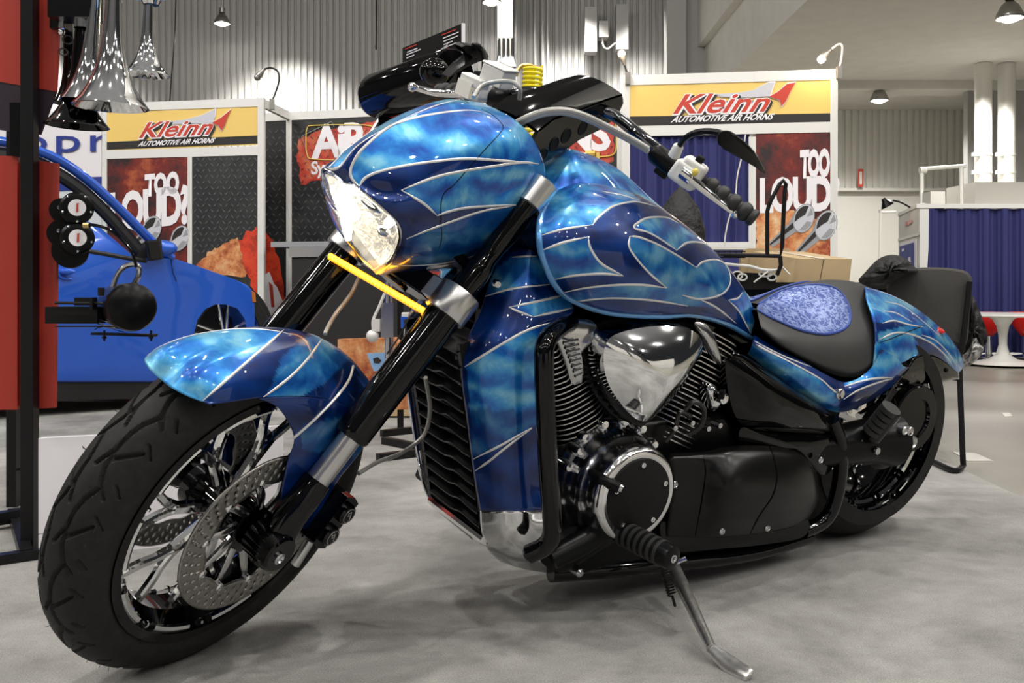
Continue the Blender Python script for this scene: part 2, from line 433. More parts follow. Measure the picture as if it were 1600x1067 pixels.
def rim(m, R, by, tf, inserts=True, lipc=1):
    prof = [(-by - .004, R + .004), (-by - .004, R - .012), (-by + .012, R - .020), (-by * .4, R - .038), (by * .4, R - .038), (by - .012, R - .020), (by + .004, R - .012), (by + .004, R + .004)]
    m.lathe(prof, (0, 0, 0), (0, 1, 0), 120, 0, tf, close=True)
    if inserts:
        for s in (1, -1):
            for k in range(10):
                a = 2 * PI * (k + .25) / 10
                q = arcpts(R - .019, a - .20, a + .20, 10, s * (by - .004)); m.tube(q, .0075, 8, lipc, tf)
                q = arcpts(R - .019, a + .285, a + .305, 2, s * (by - .004)); m.tube(q, .0065, 8, lipc, tf)
def spokes(m, R, n, tf, y=0, ph=0, rc=.028, w0=.020, w1=.015, h=.026):
    for k in range(n):
        a = ph + 2 * PI * k / n
        def pt(r, da): return (r * math.cos(a + da), y * (1 - r / R), r * math.sin(a + da))
        jr = .118
        bar(m, [pt(rc, 0), pt(.07, 0), pt(jr, 0)], w0, h, 1, tf)
        for sgn in (1, -1):
            q = crom([pt(jr - .008, sgn * .03), pt(.14, sgn * .10), pt(.17, sgn * .185), pt(R - .028, sgn * .235)], 6)
            bar(m, q, w1, h * .75, 1, tf, 1.1)
        # polished window frame between neighbouring forks
front = Mesh(); rim(front, .243, .054, Ft)
spokes(front, .243, 7, Ft, ph=.30, y=.01, h=.020)
front.lathe([(-.062, .03), (-.062, .045), (-.03, .047), (-.02, .036), (.02, .036), (.03, .047), (.062, .045), (.062, .03)], (0, 0, 0), (0, 1, 0), 40, 0, Ft)
fw = front.build('front_wheel', ['black_gloss', 'chrome'], bike)
V, F = tyre(.3248, .0631, .243, .052)
t = Mesh(); t.add(V, F, 0, Ft)
rnd = random.Random(3)
for k in range(90):          # moulding whiskers on a new tyre
    a = rnd.random() * 2 * PI; b = rnd.choice([-.85, -.6, .6, .85, .3, -.3]) + rnd.uniform(-.05, .05)
    r = .3248 - .9 * .0631 * (1 - math.cos(b)); y = .0631 * math.sin(b)
    n = Vector((math.cos(b) * math.cos(a), math.sin(b), math.cos(b) * math.sin(a))); p = Vector((r * math.cos(a), y, r * math.sin(a)))
    t.tube([p, p + n * .004, p + n * .007 + Vector((rnd.uniform(-.002, .002), 0, rnd.uniform(-.002, .002)))], .00045, 4, 0, Ft)
t.build('tyre', ['rubber'], fw, sangle=30, weld=False)

def brake_disc(y, tf, name='brake_disc', r0=.104, r1=.1536, arms=5):
    n, k = 360, 12; m = Mesh(); vs = []
    for i in range(n):
        a = 2 * PI * i / n
        for j in range(k + 1):
            r = r0 + (r1 - r0) * j / k
            if j == 0: r += .0035 * math.sin(a * 10)
            vs.append((r * math.cos(a), y, r * math.sin(a)))
    fs = []
    for i in range(n):
        for j in range(k):
            # rows of short drilled slots
            ph = i % 9
            if (j in (2, 3) and ph in (0, 1)) or (j in (5, 6) and ph in (3, 4)) or (j in (8, 9) and ph in (6, 7)) or (j == 10 and ph in (2,)): continue
            fs.append((i * (k + 1) + j, i * (k + 1) + j + 1, ((i + 1) % n) * (k + 1) + j + 1, ((i + 1) % n) * (k + 1) + j))
    m.add(vs, fs, 0, tf)
    o = m.build(name, ['steel'], fw if tf is Ft else rw, sangle=30, solid=.004)
    o.modifiers['solid'].offset = 0
    return o
def carrier(y, tf, par):
    m = Mesh(); s = 1 if y > 0 else -1
    for k in range(10):
        a = 2 * PI * k / 10 + .2
        c = Vector((.110 * math.cos(a), y, .110 * math.sin(a)))
        m.lathe([(-.006 * s, .0085), (.005 * s, .0085), (.006 * s, .006), (.008 * s, .004), (.004 * s, .003), (.004 * s, 0)], c, (0, 1, 0), 14, 0, tf)
        q = [c * .92, Vector((.075 * math.cos(a + .12), y * .96, .075 * math.sin(a + .12))), Vector((.04 * math.cos(a + .3), y * .9, .04 * math.sin(a + .3)))]
        bar(m, crom(q, 3), .012, .010, 1, tf, 1.5)
    m.lathe([(y * .62, .03), (y * .62, .045), (y * .95, .045), (y * 1.0, .030), (y * 1.0, .02)], (0, 0, 0), (0, 1, 0), 32, 2, tf)
    m.build('disc_carrier', ['chrome', 'polished', 'black_gloss'], par)
brake_disc(.0961, Ft); carrier(.0925, Ft, fw)
brake_disc(-.0961, Ft)
m = Mesh(); m.lathe([(-.135, 0), (-.135, .014), (-.13, .016), (.10, .016), (.105, .026), (.118, .026), (.118, .015), (.118, 0)], (0, 0, 0), (0, 1, 0), 24, 0, Ft)
m.build('axle', ['black_gloss'], fw)

# rear wheel
rear = Mesh(); rim(rear, .232, .098, Rt)
spokes(rear, .232, 7, Rt, y=.0, ph=.1, rc=.035)
for k in range(12):
    a = 2 * PI * k / 12; rear.tube(arcpts(.2035, a - .19, a + .19, 10, .066), .012, 8, 1, Rt); rear.tube(arcpts(.2035, a + .25, a + .27, 2, .066), .009, 8, 1, Rt)
rw = rear.build('rear_wheel', ['black_gloss', 'chrome'], bike)
V, F = tyre(RR, RW, .232, .096, groove=False, n=240, m=40)
Mesh().add(V, F, 0, Rt).build('tyre', ['rubber'], rw, weld=False)

# ---------------------------------------------------------------- fork
def Fp(s, y, d=0): p = AXLE + AX * s + PERP * d; return Vector((p.x, y, p.z))
def leg(side):
    y = .133 * side
    m = Mesh()
    m.tube([Fp(.095, y), Fp(.26, y)], .0215, 28, 1, S)                        # slider
    m.tube([Fp(.225, y), Fp(.232, y), Fp(.24, y), Fp(.50, y)], [.029, .0335, .0335, .034], 32, 0, S)
    m.tube([Fp(.54, y), Fp(.60, y), Fp(.615, y), Fp(.63, y), Fp(.66, y), Fp(.68, y), Fp(.79, y)], [.0265, .0265, .025, .020, .020, .0225, .023], 28, 0, S)
    o = m.build('fork_leg', ['black_gloss', 'brushed'], bike)
    b = Mesh()                                                                # axle lug
    b.tube([Fp(.135, y), Fp(.12, y), Fp(.06, y), Fp(.01, y, -.012), Fp(-.035, y, -.018)], [.026, .0285, .029, .030, .024], 24, 0, S)
    b.lathe([(-.03, .0), (-.03, .034), (.03, .034), (.034, .030), (.034, 0)], Fp(0, y), (0, 1, 0), 28, 0, S)
    b.build('axle_lug', ['black_gloss'], o)
    b = Mesh(); b.lathe([(0, .0), (0, .011), (.006, .011), (.008, .008), (.004, .006), (.004, 0)], Fp(-.005, y + .032 * side, .004), (0, side, 0), 16, 0, S)
    b.build('pinch_bolt', ['polished'], o)
    c = Mesh()
    c.tube([Fp(.499, y), Fp(.50, y), Fp(.503, y), Fp(.552, y), Fp(.555, y), Fp(.556, y)], [.034, .041, .042, .042, .040, .027], 36, 0, S)
    c.build('fork_clamp', ['brushed'], o)
    c = Mesh(); c.tube([Fp(.762, y), Fp(.764, y), Fp(.818, y), Fp(.821, y)], [.025, .028, .0285, .024], 32, 0, S)
    c.build('fork_cap', ['brushed'], o)
leg(1); leg(-1)
m = Mesh()
m.prism([(-.115, -.035), (.115, -.035), (.09, .03), (.0, .045), (-.09, .03)], -.022, .022, Fp(.528, 0), (0, 1, 0), PERP, AX, 0, S)
m.prism([(-.10, -.03), (.10, -.03), (.06, .03), (-.06, .03)], -.012, .012, Fp(.80, 0), (0, 1, 0), PERP, AX, 0, S)
m.tube([Fp(.5, 0), Fp(.81, 0)], .03, 20, 0, S)
for sg in (1, -1):
    m.prism([(-.02, -.032), (.02, -.026), (.02, .026), (-.02, .032)], -.02, .024, Fp(.528, sg * .10), (0, sg, 0), PERP, AX, 1, S)
m.build('triple_clamp', ['black_gloss', 'brushed'], bike, bevel=.003)

# ---------------------------------------------------------------- amber marker strip
A0, A1 = brel(515, 400, -.118, 'S'), brel(664, 487, .085, 'S')
m = Mesh(); q = [A0 + (A1 - A0) * k / 30 for k in range(31)]
m.tube(q, .0068, 10, 0, S)
strip = m.build('amber_light_strip', ['amber_soft'] if 'amber_soft' in M else [mat('amber_tube', (.9, .45, .03), 0, .3, emis=(1, .36, .01), estr=2.2)], bike)
m = Mesh()
for k in range(27):
    m.sphere(A0 + (A1 - A0) * (k + .5) / 27 + PERP * .004, .0052, 10, 0, S)
m.build('light_bead', ['amber'], strip)
m = Mesh()
m.tube([A1 - AX * .010, A1 + Vector((0, .006, -.012)), A1 + Vector((-.002, .004, -.022)), Fp(.47, .10, .036), Fp(.42, .108, .036), Fp(.38, .11, .036)], .0016, 6, 0, S, smooth=4)
m.build('strip_wire', ['cable_black'], strip)
pl = lamp('amber_glow', 'POINT', S((A0 + A1) / 2 + PERP * .03), .12, (1, .45, .05), .03); pl.parent = bike

# ---------------------------------------------------------------- headlight cowl
cowl_rows = [
 [(537, 283, 0), (553, 287, .028), (572, 301, .052), (602, 327, .077), (623, 348, .09), (629, 368, .093), (624, 390, .083), (612, 412, .058), (590, 428, 0)],
 [(540, 260, 0), (563, 279, .032), (596, 303, .062), (625, 317, .086), (648, 344, .102), (655, 370, .104), (646, 398, .09), (630, 418, .057), (605, 430, 0)],
 [(566, 223, 0), (602, 259, .042), (648, 284, .078), (685, 305, .100), (704, 334, .112), (706, 368, .113), (694, 400, .098), (672, 420, .065), (645, 430, 0)],
 [(641, 182, 0), (679, 212, .045), (723, 240, .083), (760, 270, .107), (772, 311, .12), (765, 355, .12), (748, 390, .104), (724, 410, .07), (695, 422, 0)],
 [(713, 162, 0), (751, 184, .045), (793, 211, .083), (820, 251, .112), (824, 298, .124), (812, 345, .124), (792, 380, .108), (768, 398, .072), (745, 408, 0)],
 [(775, 170, 0), (803, 186, .045), (831, 214, .08), (850, 256, .108), (850, 290, .118), (836, 335, .118), (812, 372, .103), (788, 392, .07), (765, 400, 0)]]
cowl_light = [(1.0, [(561, 291), (549, 279), (547, 264), (559, 240), (580, 219), (607, 198), (650, 177), (689, 161), (740, 145), (800, 150), (860, 220), (843, 256), (770, 250), (725, 248), (680, 252), (632, 259), (596, 267), (572, 277)]),
 (.85, [(815, 254), (770, 260), (725, 267), (680, 277), (627, 297), (662, 318), (683, 337), (701, 331), (728, 325), (770, 322), (850, 318), (862, 270), (860, 250), (843, 256)]),
 (.42, [(800, 322), (755, 330), (710, 345), (674, 358), (635, 373), (628, 400), (650, 415), (695, 411), (740, 400), (776, 393), (830, 350), (860, 320)])]
cowl_st = [[(561, 291), (549.5, 279), (548, 264), (560, 240), (581, 219), (608, 198), (650, 177), (689, 162), (728, 154)],
 [(561, 291), (572, 277), (596, 267), (632, 259), (680, 252), (725, 248), (770, 250), (842, 256)],
 [(842, 256), (815, 254), (770, 260), (725, 267), (680, 277), (627, 297)], [(627, 297), (662, 318), (683, 337)], [(683, 337), (701, 331), (728, 325), (770, 322), (815, 320)],
 [(800, 322), (755, 330), (710, 345), (674, 358), (635, 373)], [(614, 414), (650, 415), (695, 411), (740, 400), (776, 393)],
 (.0022, 2, [(752, 170), (770, 180), (785, 195), (782, 207), (752, 240), (710, 288), (698, 297), (690, 312), (689, 339), (690, 372), (686, 388)])]
cowl = panel('headlight_cowl', cowl_rows, 'S', 14, 16, cowl_light, cowl_st)
m = Mesh(); c = brel(766, 380, .112, 'S')
m.lathe([(-.02, .008), (.001, .008), (.002, .010), (-.001, .0115)], c, (0, 1, -.25), 16, 0, S); m.lathe([(-.008, 0), (-.008, .006), (-.02, .006)], c, (0, 1, -.25), 12, 1, S)
m.build('cowl_bolt', ['black_gloss', 'polished'], cowl)
# under tray of the cowl, carries the lamp on the clamps
m = Mesh(); m.prism([(-.11, -.03), (.11, -.03), (.09, .075), (-.09, .075)], -.01, .012, Fp(.605, 0), (0, 1, 0), PERP, AX, 0, S)
for k in range(14):
    a = PI * (.15 + .7 * k / 13); p = Fp(.565, .085 * math.cos(a), .03 + .075 * math.sin(a))
m.build('cowl_bracket', ['black_satin'], bike, bevel=.004)

# headlight
loop = [Vector(brel(*p, 'S')) for p in cowl_rows[0]]
half = crom(loop, 6); full = half + [Vector((p.x, -p.y, p.z)) for p in half[::-1][1:-1]]
cen = sum(full, Vector()) / len(full)
fn = Vector((.93, 0, .0)); fn = (fn + Vector((0, 0, -.30))).normalized()
def scale_loop(k, push): return [cen + (p - cen) * k + fn * push for p in full]
n = len(full)
def loft(m, loops, mi, tf, cap=False):
    vs = [p for l in loops for p in l]; n = len(loops[0])
    fs = [(i * n + k, i * n + (k + 1) % n, (i + 1) * n + (k + 1) % n, (i + 1) * n + k) for i in range(len(loops) - 1) for k in range(n)]
    if cap: fs.append(tuple((len(loops) - 1) * n + k for k in range(n)))
    m.add(vs, fs, mi, tf)
m = Mesh(); loft(m, [scale_loop(1.0, .001), scale_loop(.985, .004), scale_loop(.93, .002), scale_loop(.90, -.012)], 0, S)
hl = m.build('headlight', ['polished'], bike)
m = Mesh(); loft(m, [scale_loop(.90, -.012), scale_loop(.86, -.045), scale_loop(.70, -.075), scale_loop(.42, -.095), scale_loop(.1, -.10)], 0, S, True)
# ribs of the reflector
m.build('reflector', ['reflector'], hl)
m = Mesh(); k0 = .96
loft(m, [scale_loop(.955, .002), scale_loop(.90, .010), scale_loop(.75, .022), scale_loop(.55, .031), scale_loop(.3, .036), scale_loop(.05, .037)], 0, S, True)
lens = m.build('lens', ['lens'], hl, solid=.0025)
m = Mesh()
bt = cen + fn * -.065
m.sphere(brel(603, 350, .062, 'S') - fn * .006, .0085, 14, 0, S); m.build('bulb', ['bulb'], hl)
m = Mesh(); m.sphere(bt + fn * .02 + Vector((0, .0, .02)), .013, 16, 0, S); m.build('bulb', ['bulb'], hl)
m = Mesh(); q = [cen + fn * f + Vector(v) for f, v in ((-.020, (0, -.026, .085)), (-.022, (0, -.052, .055)), (-.024, (0, -.058, .01)), (-.024, (0, -.040, -.045)), (-.020, (0, -.018, -.075)))]
m.tube(q, [.005, .011, .013, .010, .005], 12, 0, S, smooth=6); m.build('headlight_glow', [mat('headlight_glow', (1, 1, 1), 0, .4, emis=(1, .93, .80), estr=9)], hl)  # emissive tube added inside the headlight to give its white glow
m = Mesh(); m.sphere(cen + fn * -.06 + Vector((0, .02, -.055)), .014, 20, 0, S, sc=(.6, 1.1, .7))
m.tube([cen + fn * -.05 + Vector((0, -.07, .0)), cen + fn * -.03 + Vector((0, 0, -.008)), cen + fn * -.05 + Vector((0, .07, .0))], .0045, 8, 0, S, smooth=5)
m.build('bulb_shield', ['polished'], hl)
hp = lamp('headlight_beam', 'SPOT', S(cen + fn * .03), 8, (1, .86, .66), .03, spot=120); hp.parent = bike
hp.rotation_euler = Vector(Sd(fn)).to_track_quat('-Z', 'Y').to_euler()

# ---------------------------------------------------------------- front fender
fend_c = [(254, 601), (262, 560), (300, 533), (350, 518), (400, 509), (450, 507), (497, 520), (535, 548), (562, 580)]
fend_rows = [
 [(256, 597, 0), (287, 566, 0), (335, 541, 0), (385, 526, 0), (432, 519, 0), (475, 520, 0), (515, 535, 0), (548, 560, 0), (575, 592, 0)],
 [(270, 607, .03), (302, 580, .035), (352, 560, .037), (402, 548, .037), (447, 543, .037), (486, 545, .037), (522, 560, .037), (553, 583, .037), (578, 612, .037)],
 [(296, 620, .058), (328, 607, .066), (375, 593, .07), (420, 585, .07), (462, 582, .07), (497, 584, .07), (531, 596, .07), (560, 615, .07), (582, 640, .07)],
 [(328, 631, .079), (360, 628, .086), (402, 622, .090), (438, 620, .092), (472, 620, .093), (505, 623, .095), (536, 632, .096), (563, 648, .097), (585, 668, .097)]]
fl = [(1.0, [(225, 575), (245, 545), (300, 520), (360, 500), (420, 498), (455, 503), (449, 509), (395, 560), (340, 605), (312, 632), (280, 625), (225, 600)]),
 (.75, [(440, 560), (470, 530), (500, 520), (530, 535), (548, 560), (505, 600), (470, 620), (415, 625), (425, 600)])]
fs_ = [(.0055, 1, [(455, 505), (449, 510), (420, 536), (390, 562), (350, 597), (312, 630)]), (.0055, 1, [(508, 520), (500, 534), (480, 562), (450, 592), (415, 618), (395, 629)])]
fender = panel('front_fender', fend_rows, 'S', 12, 12, fl, fs_, width=.005)
# long side skirts down to the axle lugs
sk_rows = [
 [(404, 622, .0905), (437, 620, .0925), (472, 620, .0935), (505, 623, .095), (536, 632, .096), (563, 648, .097), (583, 668, .097)],
 [(437, 640, .096), (462, 640, .098), (488, 642, .100), (512, 646, .101), (536, 654, .102), (556, 666, .102), (573, 682, .101)],
 [(459, 683, .101), (478, 685, .104), (497, 688, .106), (515, 692, .107), (531, 697, .107), (545, 703, .106), (558, 710, .104)],
 [(449, 720, .104), (464, 723, .107), (479, 727, .109), (492, 731, .110), (505, 736, .110), (517, 741, .109), (529, 746, .107)],
 [(440, 765, .107), (452, 768, .110), (464, 771, .112), (475, 774, .113), (486, 778, .113), (496, 782, .112), (505, 786, .110)],
 [(436, 815, .108), (444, 817, .111), (452, 819, .112), (460, 821, .112), (467, 823, .112), (474, 825, .111), (481, 828, .109)]]
sk = panel('fender_skirt', sk_rows, 'S', 8, 8, [(.3, [(470, 660), (600, 640), (600, 720), (470, 700)])], [], parent=fender, width=.005)
for (u, v) in ((487, 755), (455, 800)):
    m = Mesh(); c = brel(u, v, .113, 'S'); m.lathe([(-.004, .012), (.001, .012), (.002, .010), (-.003, .008), (-.003, 0)], c, (0, 1, 0), 18, 0, S)
    m.build('fender_bolt', ['black_gloss'], fender)
# third pinstripe wraps from the fender top down the skirt edge
m = Mesh()
cv = [brel(*p, 'S') for p in ((552, 572, .045), (546, 592, .070), (530, 615, .092), (505, 642, .1035), (482, 664, .1055), (459, 684, .1045))]
m.tube(cv, .0026, 8, 0, S, smooth=8, flat=1)
m.build('pinstripe', ['stripe'], fender)

# brake calipers behind the fork legs
def caliper(side):
    y = .118 * side; m = Mesh()
    c = brel(512, 806, .12, 'S'); c = Vector((c.x, y, c.z))
    u = AX.copy(); w = Vector((-u.z, 0, u.x))
    m.prism([(-.050, -.024), (.050, -.024), (.056, 0), (.050, .024), (-.050, .024), (-.056, 0)], -.034, .026, c, u, w, (0, 1, 0), 0, S)
    for k in (-1, 1):
        m.lathe([(.0, .020), (.034 * side, .020), (.038 * side, .017), (.038 * side, 0)], c + u * .024 * k, (0, 1, 0), 28, 0, S)
        m.lathe([(.0385 * side, .015), (.0395 * side, .015), (.0395 * side, .0135), (.0385 * side, .0135)], c + u * .024 * k, (0, 1, 0), 28, 1, S)
        q = c + u * .024 * k + Vector((0, .0392 * side, 0))
        m.tube([q + Vector((-.003, 0, -.008)), q + Vector((-.003, 0, .008)), q + Vector((.004, 0, .007)), q + Vector((.004, 0, .001)), q + Vector((-.003, 0, 0))], .0011, 6, 1, S)
    m.tube([c - u * .05 - w * .03 + Vector((0, .02 * side, 0)), c - u * .1 - w * .02 + Vector((0, .02 * side, 0))], .009, 12, 1, S)
    m.build('brake_caliper', ['black_gloss', 'brushed'], bike, bevel=.003)
caliper(1); caliper(-1)
# brake hoses
m = Mesh(); m.tube([brel(*p, 'S') for p in ((665, 590, .10), (672, 640, .10), (662, 680, .09), (628, 707, .09), (590, 722, .10), (560, 740, .105))], .0045, 8, 0, S, smooth=6)
m.build('brake_hose', ['cable'], bike)
m = Mesh(); m.tube([brel(*p, 'S') for p in ((565, 425, -.08), (548, 460, -.06), (525, 490, -.03), (512, 512, .0), (508, 522, .01))], .004, 8, 0, S, smooth=6)
m.build('brake_hose', ['cable'], bike)
# ---------------------------------------------------------------- tank
tank_rows = [
 [(868, 298, .07), (905, 285, .08), (950, 290, .085), (1000, 306, .085), (1050, 336, .08), (1095, 372, .07), (1135, 414, .06), (1165, 457, .045), (1182, 495, .03)],
 [(856, 312, .11), (900, 298, .13), (950, 304, .14), (1000, 320, .14), (1047, 346, .13), (1090, 379, .115), (1128, 418, .095), (1159, 458, .07), (1180, 500, .045)],
 [(846, 335, .15), (890, 328, .18), (945, 333, .19), (995, 346, .19), (1040, 368, .175), (1082, 397, .155), (1120, 430, .125), (1152, 466, .09), (1178, 506, .06)],
 [(842, 360, .18), (885, 362, .21), (940, 368, .222), (990, 380, .222), (1035, 398, .205), (1077, 422, .18), (1115, 447, .145), (1149, 477, .105), (1176, 512, .07)],
 [(844, 388, .195), (884, 400, .222), (938, 408, .235), (988, 418, .235), (1032, 430, .215), (1074, 446, .188), (1112, 465, .15), (1147, 488, .11), (1175, 517, .075)],
 [(853, 417, .20), (890, 432, .222), (940, 442, .232), (990, 448, .232), (1033, 456, .212), (1074, 467, .185), (1111, 480, .15), (1146, 498, .112), (1174, 521, .078)],
 [(868, 446, .195), (903, 459, .208), (948, 469, .215), (996, 473, .215), (1038, 476, .198), (1077, 482, .175), (1112, 491, .145), (1145, 505, .11), (1173, 525, .078)],
 [(888, 465, .18), (918, 479, .19), (955, 489, .195), (1000, 493, .193), (1040, 494, .18), (1078, 492, .16), (1110, 498, .138), (1142, 510, .108), (1173, 528, .078)]]
def tank_extra(R):
    top = [Vector((p.x + .004, max(p.y - .035, .0), p.z - .012)) for p in R[0]]
    bot = [Vector((p.x, p.y - .05, p.z + .004)) for p in R[-1]]
    return [top] + R + [bot]
t_light = [(.95, [(868, 290), (850, 322), (838, 366), (880, 358), (926, 351), (934, 340), (958, 322), (988, 315), (1006, 317), (985, 300), (940, 286), (905, 280)]),
 (.62, [(838, 393), (880, 379), (919, 370), (923, 388), (940, 412), (974, 431), (940, 428), (895, 431), (850, 441)]),
 (.62, [(1042, 450), (1015, 427), (994, 403), (983, 385), (984, 369), (1000, 371), (1030, 383), (1060, 400), (1088, 418), (1099, 409), (1120, 406), (1135, 415), (1142, 436), (1135, 454), (1117, 464), (1090, 467), (1066, 461)]),
 (.8, [(991, 356), (1000, 346), (1015, 340), (1042, 340), (1060, 349), (1100, 380), (1075, 379), (1057, 391), (1036, 376), (1015, 364)]),
 (.6, [(870, 458), (910, 451), (955, 446), (1000, 445), (1042, 450), (1066, 461), (1090, 467), (1120, 481), (1075, 478), (1015, 469), (955, 466), (890, 472)]),
 (.8, [(1138, 469), (1153, 466), (1160, 457), (1168, 455), (1186, 500), (1178, 528), (1174, 523), (1165, 505), (1153, 484)])]
t_st = [[(845, 368), (880, 358), (926.5, 351)], [(926.5, 351), (934, 340), (958, 322), (988, 315), (1006, 317), (1027, 323)],
 [(845, 392), (880, 379), (919, 370)], [(919, 370), (923, 388), (940, 412), (974, 431)], [(974, 431), (940, 428), (895, 431), (858, 439)],
 [(872, 459), (910, 451), (955, 446), (1000, 445), (1042, 450)], [(1042, 450), (1015, 427), (994, 403), (983, 385), (984, 369)], [(984, 369), (1000, 371), (1030, 383), (1060, 400), (1088, 418)],
 [(1088, 418), (1099, 409), (1120, 406), (1135, 415), (1142, 436), (1135, 454), (1117, 464), (1090, 467), (1066, 461)],
 [(1015, 364), (991, 356), (1000, 346), (1015, 340), (1042, 340), (1060, 349)], [(991, 356), (1015, 364), (1036, 376), (1057, 391)], [(1057, 391), (1075, 379), (1099, 380), (1117, 392)],
 [(1160, 457), (1153, 466), (1138, 469)], [(1138, 469), (1153, 484), (1165, 505), (1174, 523)], [(893, 473), (910, 470), (955, 466), (1015, 469), (1075, 478)],
 [(940, 299), (970, 304), (1000, 313)], [(1090, 466), (1120, 481), (1150, 505)]]
tank = panel('fuel_tank', tank_rows, 'B', 12, 16, t_light, t_st, extra=tank_extra, solid=0)
m = Mesh()
e = [brel(*p) for p in [r[0] for r in tank_rows]] + [brel(*p) for p in tank_rows[-1][1:]]
for sg in (1, -1): m.tube([Vector((p.x, p.y * sg, p.z)) for p in e], .0062, 10, 0, smooth=10)
m.build('tank_rim', ['rim_reflection'], tank, attrs=None)
spine_rows = [
 [(846, 262, 0), (882, 234, 0), (910, 238, 0), (940, 250, 0), (969, 267, 0), (995, 290, 0), (1025, 318, 0), (1060, 345, 0), (1100, 380, 0), (1140, 424, 0), (1172, 466, 0)],
 [(852, 275, .03), (888, 250, .04), (915, 253, .04), (942, 263, .04), (969, 279, .04), (994, 298, .04), (1024, 323, .04), (1058, 349, .035), (1098, 384, .03), (1138, 427, .025), (1170, 469, .02)],
 [(862, 302, .07), (898, 292, .085), (925, 292, .09), (950, 300, .09), (976, 308, .09), (1000, 318, .085), (1026, 335, .08), (1058, 358, .07), (1096, 392, .055), (1136, 432, .04), (1168, 474, .03)]]
panel('tank_console', spine_rows, 'B', 10, 8, [(1.0, [(830, 200), (1020, 200), (1200, 400), (1200, 480), (1150, 480), (1000, 340), (840, 340)])], [], parent=tank, solid=0)

# ---------------------------------------------------------------- side shroud in front of the engine
sh_rows = [
 [(785, 395, .06), (815, 388, .10), (850, 400, .125), (885, 440, .125)],
 [(765, 440, .08), (800, 440, .13), (842, 450, .16), (892, 470, .15)],
 [(750, 485, .10), (785, 490, .15), (832, 495, .18), (895, 488, .175)],
 [(728, 535, .12), (765, 535, .165), (810, 528, .19), (866, 508, .185)],
 [(721, 580, .125), (757, 578, .17), (800, 565, .197), (846, 545, .195)],
 [(729, 650, .13), (765, 648, .18), (805, 640, .203), (843, 630, .2)],
 [(739, 730, .13), (775, 728, .185), (812, 726, .207), (846, 722, .2)],
 [(750, 800, .13), (785, 801, .185), (818, 801, .205), (850, 800, .2)]]
s_light = [(.9, [(728, 573), (749, 559), (785, 537), (824, 516), (866, 502), (866, 560), (850, 640), (800, 640), (735, 640)]),
 (.9, [(795, 480), (833, 495), (899, 480), (878, 462), (860, 466)]), (.9, [(758, 463), (800, 451), (870, 442), (839, 402), (800, 402), (770, 420)]),
 (.35, [(735, 640), (850, 640), (831, 668), (786, 694), (738, 716)])]
s_st = [[(800, 402), (820, 400), (839, 400)], [(758, 463), (800, 451), (862, 444)], [(795, 480), (830, 473), (860, 466), (880, 461)], [(795, 480), (814, 488), (833, 495)], [(833, 495), (865, 488), (895, 481)],
 [(726, 573), (749, 559), (785, 537), (824, 516), (864, 503)], [(740, 717), (786, 694), (831, 668)], [(742, 736), (765, 720), (786, 703), (831, 669)]]
shroud = panel('radiator_shroud', sh_rows, 'B', 10, 14, s_light, s_st, extra=lambda R: [[Vector((p.x, p.y, p.z)) for p in r] for r in R])
m = Mesh(); c = brel(777, 444, .108); m.lathe([(-.01, .009), (.001, .009), (.006, .006), (.007, 0)], c, (.3, .9, 0), 16, 0)
m.build('shroud_bolt', ['polished'], shroud)
ch_rows = [
 [(750, 798, .131), (785, 799, .187), (818, 799, .207), (850, 798, .202)],
 [(752, 828, .128), (788, 832, .182), (822, 834, .2), (852, 834, .196)],
 [(762, 858, .112), (796, 866, .158), (830, 872, .172), (862, 874, .168)],
 [(782, 878, .06), (815, 888, .10), (846, 894, .115), (872, 898, .115)]]
panel('belly_chrome', ch_rows, 'B', 8, 12, parent=shroud, mats=('chrome', 'chrome', 'chrome'))

# ---------------------------------------------------------------- radiator
RO = Vector((1.215, 0, .215)); RU = Vector((.085, 0, .36)).normalized(); RN = Vector((RU.z, 0, -RU.x)); RL = .40
m = Mesh()
m.prism([(-.105, 0), (.120, 0), (.120, RL), (-.105, RL)], -.05, -.012, RO, (0, 1, 0), RU, RN, 0)
for sg, y in ((1, .122), (-1, -.108)):
    m.prism([(-.006, 0), (.006, 0), (.006, RL), (-.006, RL)], -.055, .012, RO + Vector((0, y, 0)), (0, 1, 0), RU, RN, 0)
m.prism([(-.112, -.02), (.126, -.02), (.126, 0), (-.112, 0)], -.055, .008, RO, (0, 1, 0), RU, RN, 0)
rad = m.build('radiator', ['black_satin'], bike)
for k in range(13):
    h = .016 + k * .0305; m = Mesh(); q = []
    for i in range(25):
        y = -.104 + .222 * i / 24
        bow = .012 * math.exp(-((y - .045) / .03) ** 2) - .004 * math.cos((y + .02) * 18)
        q.append(RO + RU * (h + bow * .9) + Vector((0, y, 0)) + RN * (.004 + bow * .3))
    vs = []
    for p in q: vs += [p + RN * .011 - RU * .0045, p + RN * .011 - RU * .001, p - RN * .012 + RU * .007, p - RN * .012 + RU * .0035]
    fs = [(i * 4 + j, i * 4 + (j + 1) % 4, (i + 1) * 4 + (j + 1) % 4, (i + 1) * 4 + j) for i in range(24) for j in range(4)]
    m.add(vs, fs, 0); m.build('radiator_louvre', ['black_satin'], rad)
# polished belly edge under the radiator
m = Mesh()
m.tube([RO + Vector((-.005, y, -.012)) + RN * .01 for y in (-.11, -.04, .05, .125)], .012, 10, 0, smooth=4)
m.prism([(-.11, -.09), (.11, -.09), (.125, 0), (-.11, 0)], -.05, -.03, RO + Vector((-.01, 0, -.005)), (0, 1, 0), (RU + Vector((.55, 0, 0))).normalized(), RN, 1)
m.build('belly_guard', ['chrome', 'black_satin'], bike, bevel=.002)

